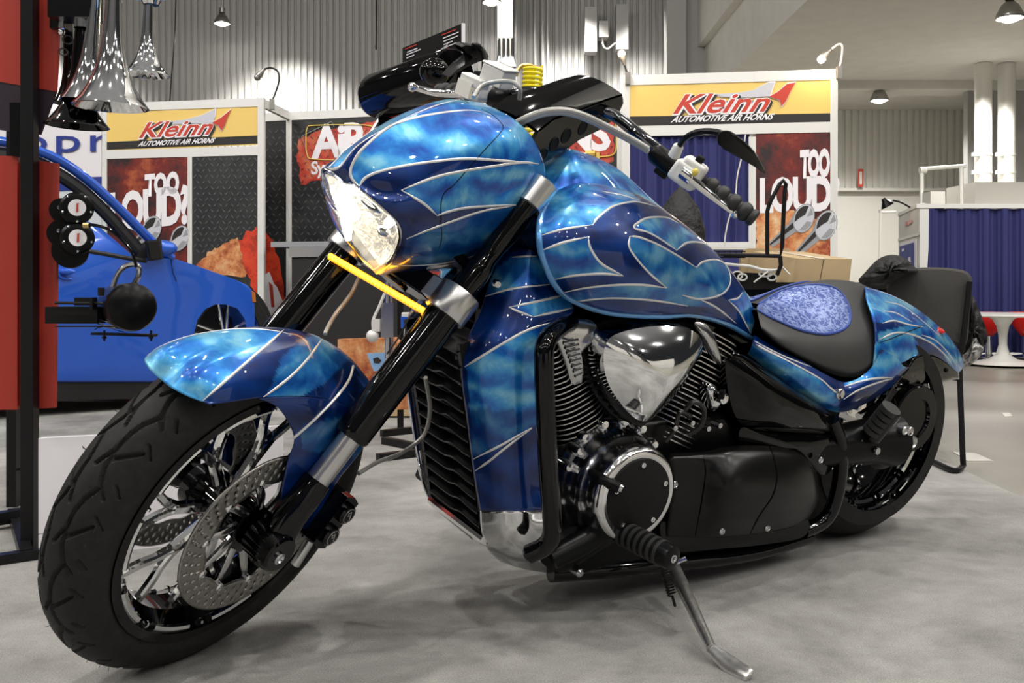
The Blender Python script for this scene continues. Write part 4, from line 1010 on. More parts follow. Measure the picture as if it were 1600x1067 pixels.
bl = [brel(940, 172, .05, 'S'), brel(965, 184, .085, 'S'), brel(1000, 212, .15, 'S'), brel(1040, 244, .215, 'S'), brel(1080, 272, .28, 'S'), brel(1128, 306, .35, 'S'), brel(1176, 340, .425, 'S')]
def mir(f, sg): return (lambda p: S(Vector((p[0], p[1] * sg, p[2] - (0 if sg > 0 else .105 * max(p[1], 0))))))
m = Mesh()
full = [Vector((p.x, -p.y, p.z - .105 * p.y)) for p in bl[::-1]] + bl
m.tube(full, .0135, 16, 0, S, smooth=6)
bar_o = m.build('handlebar', ['black_chrome'], bike)
for sg in (1, -1):
    T = mir(None, sg)
    g0, g1 = brel(1102, 286, .312, 'S'), brel(1172, 337, .42, 'S'); u = (g1 - g0).normalized(); L = (g1 - g0).length
    m = Mesh(); prof = []
    for k in range(4):
        h = L * (k / 4)
        for j in range(9): a = PI * j / 8; prof.append((h + L / 4 * (.06 + .88 * j / 8), .0145 + .0062 * math.sin(a) ** .7))
    m.lathe([(0, 0), (0, .015)] + prof + [(L, .0165), (L + .004, .0185), (L + .010, .0185), (L + .013, .014), (L + .013, 0)], g0, u, 26, 0, T)
    m.build('grip', ['grip_rubber'], bar_o)
    # switch housing
    m = Mesh(); c = brel(1080, 268, .285, 'S'); w = Vector((1, 0, .1)).normalized(); up = u.cross(w).normalized(); w = up.cross(u)
    Rm = Matrix((u, w, up)).transposed()
    m.box(c + up * .004, (.052, .042, .060), 0, T, Rm)
    c2 = brel(1062, 282, .27, 'S'); m.box(c2 - up * .018 + w * .006, (.052, .040, .046), 0, T, Rm)
    c3 = brel(1080, 238, .275, 'S'); 
    h = m.build('switch_housing', ['white_metal'], bar_o, bevel=.009)
    h.modifiers['bevel'].segments = 4
    if sg > 0: m = Mesh(); m.sphere(brel(1086, 269, .315, 'S'), .012, 14, 0, T, sc=(1, .5, .7)); m.build('yellow_button', ['yellow'], bar_o)
    m = Mesh(); m.box(brel(1094, 249, .295, 'S'), (.016, .014, .014), 0, T, Rm); m.build('rocker_switch', ['black_matte'], bar_o, bevel=.003)
    m = Mesh(); a, b = brel(1018, 234, .185, 'S'), brel(1062, 270, .255, 'S'); m.tube([a, a + (b - a) * .15, a + (b - a) * .9, b], [.015, .0215, .0225, .020], 18, 0, T)
    m.box(brel(1035, 268, .22, 'S'), (.03, .022, .02), 0, T, Rm)
    m.build('bar_sleeve', ['black_satin'], bar_o, bevel=.003)
    if sg < 0:
        m = Mesh(); m.tube([brel(u, v, y, 'S') for u, v, y in ((744, 141, -.23), (716, 146, -.28), (682, 145, -.33), (657, 139, -.37), (645, 136, -.385))], [.011, .010, .009, .008, .007], 12, 0, S, smooth=5); m.sphere(brel(644, 136, -.385, 'S'), .0115, 12, 0, S)
        m.box(brel(730, 138, -.25, 'S'), (.03, .04, .035), 0, S); m.build('lever', ['chrome'], bar_o, bevel=.0)
    # lever
    m = Mesh()
    if sg < 0: T = (lambda p: S(Vector((p[0], -p[1] - 0.0, p[2] - .105 * max(p[1], 0) - .02))))
    L0, L1, L2 = brel(1072, 273, .29, 'S'), brel(1110, 304, .34, 'S'), brel(1150, 334, .395, 'S')
    m.tube([L0, L1, L2], [.0105, .009, .007], 12, 0, T, smooth=5, flat=.7); m.sphere(L2, .0105, 12, 0, T)
    m.tube([L0 - u * .01, L0 + u * .015], .014, 12, 0, T)
    m.build('lever', ['chrome'], bar_o)
    if sg < 0:
        m = Mesh(); m.tube([brel(u, v, y, 'S') for u, v, y in ((753, 128, -.30), (757, 108, -.32), (757, 88, -.34), (750, 74, -.36), (738, 70, -.37))], [.006, .0075, .0075, .0075, .005], 10, 0, S, smooth=6)
        m.build('mirror_stem', ['black_satin'], bar_o)
        m = Mesh(); A = [brel(u, v, -.38, 'S') for u, v in ((696, 118), (708, 106), (728, 92), (733, 84), (727, 76), (715, 71), (722, 68), (738, 70), (752, 74), (758, 86), (752, 92), (742, 94), (724, 102), (708, 112))]
        ca = sum(A, Vector()) / len(A); lo = [[p + Vector((0, o, 0)) for p in A] for o in (-.012, .0, .012)]; m2 = len(A)
        loft(m, [[ca + (p - ca) * .5 + Vector((0, -.016, 0)) for p in A]] + lo + [[ca + (p - ca) * .5 + Vector((0, .016, 0)) for p in A]], 0, S, True); m.build('mirror', ['black_satin'], bar_o)
        continue
    # mirror
    m = Mesh(); m.tube([brel(*p, 'S') for p in ((1053, 243, .262), (1060, 229, .268), (1062, 226, .27))], [.012, .0105, .006], 14, 1, T)
    m.tube([brel(*p, 'S') for p in ((1062, 227, .27), (1072, 215, .285), (1088, 207, .305), (1108, 205, .33), (1130, 209, .36), (1150, 221, .385))], .0062, 10, 0, T, smooth=6)
    m.build('mirror_stem', ['black_satin', 'white_metal'], bar_o)
    ol = [(1121, 218), (1124, 209), (1133, 205), (1146, 208), (1169, 226), (1184, 244), (1196, 271), (1178, 260), (1154, 246), (1126, 230)]
    m = Mesh(); A = [brel(x, y, .385 + (x - 1121) * .0006, 'S') for x, y in ol]; A = [Vector(a) for a in crom(A, 5, closed=True)]
    ca = sum(A, Vector()) / len(A); N = (A[0] - ca).cross(A[len(A) // 3] - ca).normalized()
    if N.y < 0: N = -N
    lo = []
    for kk, off in ((.0, .010), (.6, .009), (.9, .005), (1, 0), (.97, -.004), (.0, -.006)): lo.append([ca + (p - ca) * kk + N * off for p in A])
    loft(m, lo, 0, T); m.build('mirror', ['black_satin'], bar_o)
# master cylinders on top of the bar, braided hoses
for sg in (1, -1):
    T = mir(None, sg); m = Mesh()
    if sg < 0:
        c = brel(778, 119, -.20, 'S'); m.box(c, (.050, .062, .040), 0, S); m.box(c + Vector((0, 0, .022)), (.054, .068, .006), 0, S); m.box(brel(742, 127, -.24, 'S'), (.035, .06, .022), 0, S)
        m.build('brake_reservoir', ['white_metal'], bar_o, bevel=.005)
m = Mesh()
for d in (0, .008):
    m.tube([brel(u, v + d * 500, y, 'S') for u, v, y in ((800, 196, .03), (822, 184, .05), (850, 174, .07), (882, 172, .09), (912, 180, .11), (944, 195, .13), (980, 213, .16), (1012, 232, .19))], .0062, 10, 0, S, smooth=8)
m.tube([brel(u, v, y, 'S') for u, v, y in ((740, 152, -.06), (752, 135, -.07), (775, 128, -.05), (800, 128, -.02), (812, 138, .0), (812, 155, .0))], .0045, 10, 0, S, smooth=8)
m.build('braided_hose', ['cable'], bar_o)
# ================================================================ THE HALL
class Plane:
    """upright plane through two points given as (pixel u, v, distance)"""
    def __init__(s, a, b):
        A, B = px(*a), px(*b); s.A = A; d = B - A; d.z = 0; s.t = d.normalized(); s.n = Vector((s.t.y, -s.t.x, 0))
        if s.n.dot(A) > 0: s.n = -s.n                      # towards the camera
    def at(s, u, v, off=0):
        d = Vector(((u - CX) / FPX, 1, -(v - YH) / FPX)); o = Vector((0, 0, HC)); A = s.A + s.n * off
        k = (A - o).dot(s.n) / d.dot(s.n); return o + d * k
def sheet(m, pl, poly, off=0, th=.004, mi=0, tf=None):
    """flat board / print cut to a traced outline, with thickness"""
    P = [pl.at(u, v, off) for u, v in poly]; n = len(P)
    vs = P + [p - pl.n * th for p in P]
    m.add(vs, [tuple(range(n)), tuple(range(n, 2 * n))[::-1]] + [(i, (i + 1) % n, n + (i + 1) % n, n + i) for i in range(n)], mi, tf)
def wbar(m, a, b, w, h, mi=0, tf=None, up=None):
    a, b = Vector(a), Vector(b); t = (b - a).normalized(); up = up or (Vector((0, 0, 1)) if abs(t.z) < .9 else Vector((0, 1, 0)))
    s = t.cross(up).normalized(); u = s.cross(t)
    vs = [p + s * w / 2 * i + u * h / 2 * j for p in (a, b) for i, j in ((-1, -1), (1, -1), (1, 1), (-1, 1))]
    m.add(vs, [(0, 1, 2, 3), (7, 6, 5, 4)] + [(i, (i + 1) % 4, 4 + (i + 1) % 4, 4 + i) for i in range(4)], mi, tf)
def words(txt, mapf, mt, parent, name='lettering', bold=.0, shear=0, space=1.0, extr=.0):
    c = bpy.data.curves.new(name, 'FONT'); c.body = txt; c.offset = bold; c.space_character = space; c.extrude = extr; c.resolution_u = 3
    o = bpy.data.objects.new(name, c); col.objects.link(o)
    dg = bpy.context.evaluated_depsgraph_get(); me = bpy.data.meshes.new_from_object(o.evaluated_get(dg)); bpy.data.objects.remove(o); bpy.data.curves.remove(c)
    xs = [v.co.x for v in me.vertices]; ys = [v.co.y for v in me.vertices]; x0, x1, y1 = min(xs), max(xs), max(ys)
    H = y1; ww = (x1 - x0)
    for v in me.vertices:
        s, t = (v.co.x - x0) / ww, v.co.y / H
        v.co = mapf((s * (1 - shear) + shear * t) if shear else s, t, v.co.z)
    me.materials.append(M[mt]); o = bpy.data.objects.new(name, me); col.objects.link(o); o.parent = parent
    return o
def on_plane(pl, x0, x1, y0, y1, h, off, tf):
    """baseline from (x0,y0) to (x1,y1), h pixels tall"""
    A, B, T = pl.at(x0, y0, off), pl.at(x1, y1, off), pl.at(x0, y0 - h, off); hz = (T - A).length
    return lambda s, t, z: tf(A + (B - A) * s + Vector((0, 0, hz * t)) + pl.n * z)

def grunge(name, c0, c1, c2, sc=3.0, thr=(.45, .6, .75)):
    m = bpy.data.materials.new(name); m.use_nodes = True; nt = m.node_tree; p = nt.nodes['Principled BSDF']; L = nt.links.new
    tc = nd(nt, 'ShaderNodeTexCoord'); n = nd(nt, 'ShaderNodeTexNoise', inp={'Scale': sc, 'Detail': 8, 'Roughness': .7})
    L(tc.outputs['Object'], n.inputs['Vector']); r = nd(nt, 'ShaderNodeValToRGB'); L(n.outputs['Fac'], r.inputs[0]); e = r.color_ramp.elements
    e[0].position = thr[0]; e[0].color = (*c0, 1); e[1].position = thr[2]; e[1].color = (*c2, 1); x = e.new(thr[1]); x.color = (*c1, 1)
    L(r.outputs[0], p.inputs['Base Color']); p.inputs['Roughness'].default_value = .5
    return m
M['alu'] = mat('white_aluminium', (.74, .74, .72), .1, .4)
M['print_yellow'] = mat('print_yellow', (.80, .56, .16), 0, .5)
M['print_black'] = mat('print_black', (.022, .02, .02), 0, .5)
M['print_red'] = mat('print_red', (.52, .05, .03), 0, .5)
M['print_silver'] = mat('print_silver', (.55, .56, .62), 0, .5)
M['print_white'] = mat('print_white', (.82, .80, .84), 0, .5)
M['print_grey'] = mat('print_grey', (.30, .31, .33), 0, .5)
M['print_gold'] = mat('print_gold', (.72, .52, .12), 0, .5)
M['print_navy'] = mat('print_navy', (.03, .05, .28), 0, .5)
M['poster_red'] = grunge('poster_red', (.018, .010, .012), (.17, .014, .010), (.50, .13, .04), 2.6, (.38, .55, .72))
M['poster_plate'] = grunge('poster_plate', (.014, .015, .017), (.028, .030, .032), (.10, .085, .05), 3, (.45, .6, .85))
M['plate_mark'] = mat('plate_mark', (.085, .09, .095), 0, .5)
M['flame_red'] = grunge('flame_red', (.16, .012, .008), (.62, .045, .015), (.75, .12, .04), 4, (.35, .5, .8))
M['flame_orange'] = grunge('flame_orange', (.30, .05, .02), (.62, .25, .09), (.80, .62, .38), 5, (.38, .5, .68))
M['splat'] = grunge('splat', (.35, .03, .02), (.50, .05, .03), (.60, .25, .12), 5, (.35, .5, .8))
M['drape'] = mat('navy_drape', (.028, .032, .14), 0, .8)
M['hall_grey'] = mat('hall_wall_paint', (.30, .295, .29), 0, .55)
M['hall_white'] = mat('hall_white_paint', (.62, .61, .57), 0, .6)
M['hall_dark'] = mat('dark_roof_paint', (.07, .07, .072), 0, .7)
M['soffit'] = mat('soffit_paint', (.58, .565, .535), 0, .8, noise=(3, .04))
M['concrete'] = mat('polished_concrete', (.25, .236, .20), 0, .3, noise=(1.2, .25, 6))
M['dark_floor'] = mat('dark_floor', (.02, .02, .022), 0, .5)
M['duct'] = mat('white_duct', (.68, .67, .63), .1, .45)
M['lamp_glass'] = mat('lamp_glass', (1, 1, 1), 0, .4, emis=(1, .96, .88), estr=150)
M['bulb_warm'] = mat('bulb_warm', (1, 1, 1), 0, .4, emis=(1, .72, .48), estr=40)
M['lamp_shell'] = mat('lamp_shell', (.35, .34, .32), .8, .3)
M['cardboard'] = mat('cardboard', (.47, .35, .20), 0, .8, noise=(6, .08))
M['tape'] = mat('packing_tape', (.60, .52, .42), 0, .25)
M['fabric_dark'] = mat('charcoal_fabric', (.05, .048, .046), 0, .9, bump=(300, .4, .002))
M['jacket'] = mat('black_jacket', (.010, .010, .011), 0, .6, bump=(18, .8, .03))
M['lining'] = mat('grey_lining', (.42, .41, .40), .2, .4, bump=(14, .9, .03))
M['red_board'] = mat('red_board', (.38, .035, .022), 0, .45, bump=(500, .25, .001))
M['purple_board'] = mat('dark_purple_board', (.022, .012, .022), 0, .5)
M['car_blue'] = mat('car_paint', (.015, .10, .56), .15, .3, coat=.8, coatr=.04)
M['glass'] = mat('glass', (.8, .88, .9), 0, .03, trans=1, ior=1.03)
M['rubber_seal'] = mat('rubber_seal', (.008, .008, .009), 0, .5)
M['plastic_red'] = mat('red_shell', (.62, .015, .012), 0, .3)
M['tulip_white'] = mat('tulip_white', (.78, .77, .74), 0, .3)
M['yellow_hose'] = mat('yellow_hose', (.85, .74, .02), 0, .35)
M['brass'] = mat('brass', (.6, .45, .2), 1, .3)
M['pale_blue'] = mat('pale_blue', (.25, .45, .75), 0, .4)
M['amber_lens'] = mat('amber_lens', (.45, .13, .02), 0, .3)

def S_(name, m, mt, **k): o = m.build(name, mt, **k); return tag(o, kind='structure')
# floor: dark underlay, concrete aisle, grey carpet of the stand
m = Mesh(); m.add([(-30, -12, -.02), (30, -12, -.02), (30, 30, -.02), (-30, 30, -.02)], [(0, 1, 2, 3)]); S_('floor', m, ['concrete'], smooth=False)
P1, P2 = pz(1460, 712), pz(1600, 779); dr = (P2 - P1).normalized()
def edge(y): return P1 + dr * ((y - P1.y) / dr.y)
e0, e1 = edge(-6), edge(5.3)
m = Mesh(); n = 60; top = []
pts = [edge(-5 + 10.3 * k / n) + Vector((.006 * math.sin(k * 5.1) + .004 * math.sin(k * 13), 0, 0)) for k in range(n + 1)]
poly = [(p.x, p.y) for p in pts] + [(-1.0, 5.55), (-9, 6.3), (-9, -5)]
m.prism(poly, -.018, 0, (0, 0, 0), (1, 0, 0), (0, 1, 0), (0, 0, 1)); o = m.build('carpet', ['carpet'], smooth=False)
tag(o, 'light grey carpet laid under the motorcycle', 'carpet')
m = Mesh(); m.prism([(-9, 6.32), (-1.0, 5.57), (1.6, 5.32), (1.6, 10.4), (-9, 12)], -.018, -.004, (0, 0, 0), (1, 0, 0), (0, 1, 0), (0, 0, 1)); tag(m.build('carpet', ['dark_floor'], smooth=False), 'dark carpet under the blue car and the booth', 'carpet')
m = Mesh(); m.prism([(2.2, 8.7), (8, 7.9), (9, 12.5), (2.2, 12.5)], -.018, -.004, (0, 0, 0), (1, 0, 0), (0, 1, 0), (0, 0, 1)); tag(m.build('carpet', ['dark_floor'], smooth=False), 'black carpet under the white pedestal table and red chairs', 'carpet')
for q, lab in (([(1489, 706), (1524, 708), (1552, 720), (1512, 720)], 'larger white floor marker on the concrete aisle by the chair leg'), ([(1565, 645), (1577, 645), (1582, 650), (1570, 651)], 'small white paper scrap on the concrete aisle')):
    m = Mesh(); P = [pz(u, v, -.018) for u, v in q]; m.prism([(p.x, p.y) for p in P], -.0195, -.017, (0, 0, 0), (1, 0, 0), (0, 1, 0), (0, 0, 1)); tag(m.build('floor_marker', ['hall_white'], smooth=False), lab, 'floor marker')

def corrugated(X0, X1, Y, z0, z1, pitch=.165, dep=.05, dirx=Vector((1, 0, 0)), o=None):
    m = Mesh(); n = int((X1 - X0) / pitch); pr = []
    for k in range(n):
        x = X0 + k * pitch
        pr += [(x, 0), (x + pitch * .55, 0), (x + pitch * .68, dep), (x + pitch * .88, dep)]
    vs = [(x, Y + y, z) for x, y in pr for z in (z0, z1)]
    m.add(vs, [(2 * i, 2 * i + 2, 2 * i + 3, 2 * i + 1) for i in range(len(pr) - 1)]); return m
S_('wall_back', corrugated(-22, 4.6, 25, -.02, 13), ['hall_grey'], smooth=False)
S_('wall_right', corrugated(4.5, 22, 24.3, 3.02, 5.1, .172), ['hall_white'], smooth=False)
m = Mesh(); m.box((13, 24.5, 1.5), (17.5, .3, 3.04)); m.box((13, 24.25, 3.0), (17.5, .25, .07)); S_('trim_1', m, ['hall_white'], smooth=False)
m = Mesh(); m.box((13.0, 18.6, 5.6), (17, 11.4, 1.2)); m.box((13.0, 10, 5.95), (17, 6, .5)); S_('ceiling', m, ['soffit'], smooth=False)
m = Mesh(); m.box((4.42, 14.5, 9.6), (.2, 19, 6.8)); S_('wall_soffit', m, ['soffit'], smooth=False)
m = Mesh(); m.box((13.0, 21.2, 4.93), (15, .8, .22)); S_('trim_2', m, ['soffit'], smooth=False)
# the rest of the hall around the aisle: side walls, roof, booths behind the viewer (they show in the chrome)
m = Mesh(); m.box((-22.2, 5, 6.5), (.3, 42, 13)); S_('wall_left', m, ['hall_dark'], smooth=False)
m = Mesh(); m.box((0, -15.5, 6.5), (44, .3, 13)); S_('wall_front', m, ['hall_dark'], smooth=False)
m = Mesh(); m.box((-1, 5, 13.2), (44, 42, .3)); S_('ceiling', m, ['hall_dark'], smooth=False)
m = Mesh()
for x in (-9, -5.6, 3.4, 7.2): m.box((x, -7.5, 1.2), (3.0, .06, 2.4))
m.box((9.5, -2.5, 1.2), (.06, 5, 2.4)); m.box((-9.4, -1.5, 1.2), (.06, 6, 2.4)); S_('wall_booths', m, ['soffit'], smooth=False)
m = Mesh()
for x in (-2.2, 0.6): m.box((x, -8.5, 1.2), (2.6, .06, 2.4))
S_('wall_drapes', m, ['drape'], smooth=False)
# steel column, light column, conduits on the wall
def pxbox(m, u0, u1, v0, v1, d, th, mi=0): a, b = px(u0, v0, d), px(u1, v1, d); m.box(((a.x + b.x) / 2, d + th / 2, (a.z + b.z) / 2), (abs(b.x - a.x), th, abs(a.z - b.z)), mi)
m = Mesh(); pxbox(m, 1042, 1072, -200, 440, 22.5, .4); pxbox(m, 1072, 1104, -200, 440, 22.8, .5); S_('trim_3', m, ['hall_grey'], smooth=False)
m = Mesh(); pxbox(m, 777, 801, -200, 440, 23.5, .35); S_('trim_4', m, ['hall_white'], smooth=False)
m = Mesh()
for u in (806, 836, 848, 856, 663, 671): m.tube([px(u, 440, 24.7), px(u, -200, 24.7)], .035, 8)
S_('trim_5', m, ['hall_grey'])
m = Mesh(); pxbox(m, 1512, 1760, 136, 292, 21, .2); S_('trim_6', m, ['hall_grey'], smooth=False)
for i, (u0, u1, v0, v1) in enumerate(((914, 933, 10, 81), (963, 982, 6, 77), (936, 951, 32, 58))):
    m = Mesh(); pxbox(m, u0, u1, v0, v1, 24.3, .4)
    tag(m.build('wall_cabinet', ['hall_grey'], smooth=False, bevel=.01), ('tall grey cabinet high on the wall, left of the pair', 'tall grey cabinet high on the wall, right of the pair', 'small grey junction box between the two tall wall cabinets')[i], 'cabinet')
for q, r, lab in (([(275, -10), (273, 60), (268, 120), (265, 165)], .018, 'dark cable hanging down the corrugated wall behind the chrome horns'), ([(588, -340), (588, 40), (587, 71)], .022, 'short dark cable hanging high over the black air tank'), ([(941, 57), (943, 72), (950, 76), (958, 70), (964, 66)], .02, 'pale conduit curling under the small junction box')):
    m = Mesh(); m.tube([px(u, v, 24.2) for u, v in q] if 'pale' not in lab else [px(u, v, 24.4) for u, v in q], r, 6, smooth=5); tag(m.build('hanging_cable', ['cable_black' if 'dark' in lab else 'hall_white']), lab, 'cable')
# ducts, plinth and pipes on the right
for u0, u1, lab in ((1531, 1557, 'left one of two round white ducts'), (1568, 1594, 'right one of two round white ducts')):
    a, b = px((u0 + u1) / 2, 290, 19), px((u0 + u1) / 2, 139, 19); m = Mesh(); r = (u1 - u0) / 2 / FPX * 19
    m.tube([Vector((a.x, 19.2, 2.57)), Vector((a.x, 19.2, 4.99))], r, 28)
    for v in (268, 240): z = px(0, v, 19).z; m.tube([Vector((a.x, 19.2, z - .02)), Vector((a.x, 19.2, z + .02))], r * 1.06, 28); m.box((a.x - r * 1.2, 19.1, z), (.12, .1, .07))
    tag(m.build('duct', ['duct']), lab, 'duct')
m = Mesh(); a, b = px(1524, 282, 18), px(1700, 322, 18); m.box(((a.x + b.x) / 2, 18.6, 1.28), (b.x - a.x, 1.2, 2.54)); a = px(1478, 283, 19)
tag(m.build('plinth', ['hall_white'], smooth=False), 'pale block wall below the round ducts', 'block wall')
m = Mesh()
for q in (((1440, 330), (1440, 265)), ((1440, 264), (1508, 259)), ((1502, 259), (1502, 290)), ((1508, 259), (1500, 262))): m.tube([px(*q[0], 17), px(*q[1], 17)], .035, 10)
m.tube([px(1437, 266, 17), px(1447, 266, 17)], .06, 10); m.tube([px(1440, 330, 17), Vector((px(1440, 0, 17).x, 17, 0))], .035, 10)
m.tube([px(1502, 290, 17), Vector((px(1502, 0, 17).x, 17, 0))], .035, 10)
tag(m.build('hand_rail', ['duct']), 'pale pipe hand rail standing in front of the ribbed wall', 'rail')
m = Mesh(); pxbox(m, 1341, 1349, 264, 292, 24, .03); pxbox(m, 1343, 1347, 268, 288, 23.98, .02, 1); tag(m.build('wall_notice', ['print_red', 'hall_white'], smooth=False), 'small red edged notice on the ribbed wall', 'notice')
m = Mesh(); pxbox(m, 1454, 1477, 299, 330, 15, .3); m.box((px(1465, 0, 15).x, 15.15, .95), (.2, .3, 1.9)); tag(m.build('pillar', ['hall_white'], smooth=False), 'slim white pillar top behind the blue drape booth', 'pillar')

# lamps high in the hall
def high_bay(u, v, d, r, lab, power, wash=None):
    c = px(u, v, d); e = empty('high_bay_light', c); tag(e, lab, 'lamp', None)
    m = Mesh(); m.lathe([(-.02, r * .96), (0, r), (.03, r), (r * .9, r * .62), (r * 1.25, r * .25), (r * 1.3, 0)], (0, 0, 0), (0, 0, 1), 28); m.build('shade', ['lamp_shell'], e)
    m = Mesh(); m.sphere((0, 0, .0), r * .72, 20, 0, sc=(1, 1, .55)); m.build('lamp_face', ['lamp_glass'], e)
    m = Mesh(); m.lathe([(r * 1.3, r * .35), (r * 1.9, r * .35), (r * 2.0, 0)], (0, 0, 0), (0, 0, 1), 16); m.tube([(0, 0, r * 1.9), (0, 0, r * 2.0 if v > 100 or d < 20 else 5.5)], .02, 8); m.build('ballast', ['lamp_shell'], e)
    l = lamp('high_bay_beam', 'SPOT', (0, 0, -.08), power, (1, .96, .9), .15, spot=110 if not wash else wash, blend=.35); l.parent = e
high_bay(347, 36, 23.6, .19, 'bright high bay lamp over the left booth tower', 300, 95)
high_bay(768, 3, 22.6, .22, 'bright high bay lamp at the top over the white column', 900, 100)
high_bay(1374, 156, 21, .19, 'high bay lamp hung low under the ceiling, the farther of two', 1000, 150)
high_bay(1578, 27, 14, .19, 'high bay lamp hung under the ceiling near the right edge', 600, 140)
for q in ((8.5, 18, 4.6), (12.5, 21, 4.6), (11.5, 13, 4.6)): lamp('soffit_fill', 'SPOT', q, 950, size=.12, spot=150, blend=.3)  # extra lamps without fixtures, added to brighten the soffit and right wall
for u, v, w_ in ((430, 28, 3600), (70, 25, 3000), (905, 5, 2200), (1010, 12, 1200), (790, -30, 1500)):
    l = lamp('wall_wash', 'SPOT', px(u, v, 23.6), w_, (1, .97, .9), .35, spot=116, blend=.5)
# ================================================================ EXHIBITION STAND
TOPZ = 2.44
def tower_plane(a, b): return Plane(a, b)
PL = Plane((165, 162, 9.55), (410, 153, 9.255))
PR = Plane((973, 118, 8.257), (1309, 108, 8.01))
PB = Plane((453, 175, 10.02), (971, 150, 9.17))
def post(m, pl, u0, u1, z0=0, z1=TOPZ, off=0, th=.04, mi=0):
    a, b = pl.at(u0, 300, off), pl.at(u1, 300, off); a.z = b.z = 0
    vs = []
    for z in (z0, z1):
        for p in (a, b, b - pl.n * th, a - pl.n * th): vs.append(Vector((p.x, p.y, z)))
    m.add(vs, [(3, 2, 1, 0), (4, 5, 6, 7)] + [(i, (i + 1) % 4, 4 + (i + 1) % 4, 4 + i) for i in range(4)], mi)
    # grooves of the profile
    w = (b - a)
    for f in (.33, .67):
        c = a + w * f; m.add([Vector((p.x, p.y, z)) for z in (z0, z1) for p in (c - w * .05 + pl.n * .003, c + w * .05 + pl.n * .003, c + w * .05, c - w * .05)], [(0, 1, 5, 4), (1, 2, 6, 5), (0, 4, 7, 3)], mi)
def diamond(m, pl, u0, u1, v0, v1, off, mi, step=9.0, rnd=random.Random(5)):
    r = 0; v = v0 + step / 2
    while v < v1 - 2:
        u = u0 + (step / 2 if r % 2 else step); k = 0
        while u < u1 - 3:
            s = 1 if (k + r) % 2 else -1; a = rnd.uniform(.85, 1.1)
            du, dv = 2.9 * a, -2.9 * a * s
            sheet(m, pl, [(u - du, v - dv), (u - du * .2 + .8, v - dv * .2 + .8 * s), (u + du, v + dv), (u + du * .2 - .8, v + dv * .2 - .8 * s)], off, .001, mi); u += step; k += 1
        v += step; r += 1
def jag(poly, n, amp, seed):
    r = random.Random(seed); out = []
    for i in range(len(poly)):
        a, b = poly[i], poly[(i + 1) % len(poly)]
        for k in range(n):
            f = k / n; out.append((a[0] + (b[0] - a[0]) * f + r.uniform(-amp, amp), a[1] + (b[1] - a[1]) * f + r.uniform(-amp, amp)))
    return out
I = lambda p: Vector(p)
def logo(par, pl, base, K, A, silver, red, tf=I):
    """red italic maker's lettering with two horn bells behind it"""
    m = Mesh()
    for poly, mi, o in ((silver, 2, .012), (red, 1, .013)):
        c = (sum(p[0] for p in poly) / len(poly), sum(p[1] for p in poly) / len(poly))
        sheet(m, pl, [(c[0] + (x - c[0]) * 1.06, c[1] + (y - c[1]) * 1.12) for x, y in poly], o - .004, .002, 0, tf); sheet(m, pl, poly, o, .002, mi, tf)
    m.build('horn_emblem', ['print_white', 'print_red', 'print_silver'], par, smooth=False)
    x0, x1, y0, y1, h = K
    words('Kleinn', on_plane(pl, x0 + 2.5, x1 + 3, y0 + 2.5, y1 + 2.5, h, .0125, tf), 'print_black', par, bold=.065, shear=.12)
    words('Kleinn', on_plane(pl, x0, x1, y0, y1, h, .014, tf), 'print_white', par, bold=.06, shear=.12)
    words('Kleinn', on_plane(pl, x0 + 1, x1 - 1, y0 - .8, y1 - .8, h - 1.6, .0155, tf), 'print_red', par, bold=.018, shear=.12)
    x0, x1, y0, y1, h = A
    words('AUTOMOTIVE AIR HORNS', on_plane(pl, x0, x1, y0, y1, h, .014, tf), 'print_white', par, bold=.03, shear=.04)
def horn_print(m, pl, cx, cy, r, dx, dy, tf=I):
    """printed picture of a trumpet: bell ellipse, cone and tube"""
    ell = lambda k, ox=0, oy=0: [(cx + ox + r * .72 * k * math.cos(a) - r * .18 * k * math.sin(a), cy + oy + r * k * math.sin(a)) for a in [2 * PI * i / 20 for i in range(20)]]
    L = math.hypot(dx, dy); nx, ny = -dy / L, dx / L
    sheet(m, pl, [(cx + nx * r * .8, cy + ny * r * .8), (cx + dx * .35 + nx * r * .38, cy + dy * .35 + ny * r * .38), (cx + dx + nx * r * .2, cy + dy + ny * r * .2), (cx + dx - nx * r * .2, cy + dy - ny * r * .2), (cx + dx * .35 - nx * r * .38, cy + dy * .35 - ny * r * .38), (cx - nx * r * .8, cy - ny * r * .8)], .008, .001, 0, tf)
    sheet(m, pl, [(cx + nx * r * .3, cy + ny * r * .3), (cx + dx + nx * r * .1, cy + dy + ny * r * .1), (cx + dx, cy + dy), (cx - nx * r * .1, cy - ny * r * .1)], .0095, .001, 1, tf)
    sheet(m, pl, ell(1.0), .0105, .001, 0, tf); sheet(m, pl, ell(.93), .012, .001, 2, tf)
    E_ = ell(.86); sheet(m, pl, E_[9:17] + [(cx + r * .1, cy - r * .25), (cx - r * .25, cy - r * .05)], .0135, .001, 1, tf); sheet(m, pl, E_[1:7] + [(cx - r * .05, cy + r * .5), (cx + r * .2, cy + r * .2)], .0135, .001, 0, tf); sheet(m, pl, E_[17:20] + [(cx + r * .2, cy - r * .1)], .0135, .001, 0, tf)

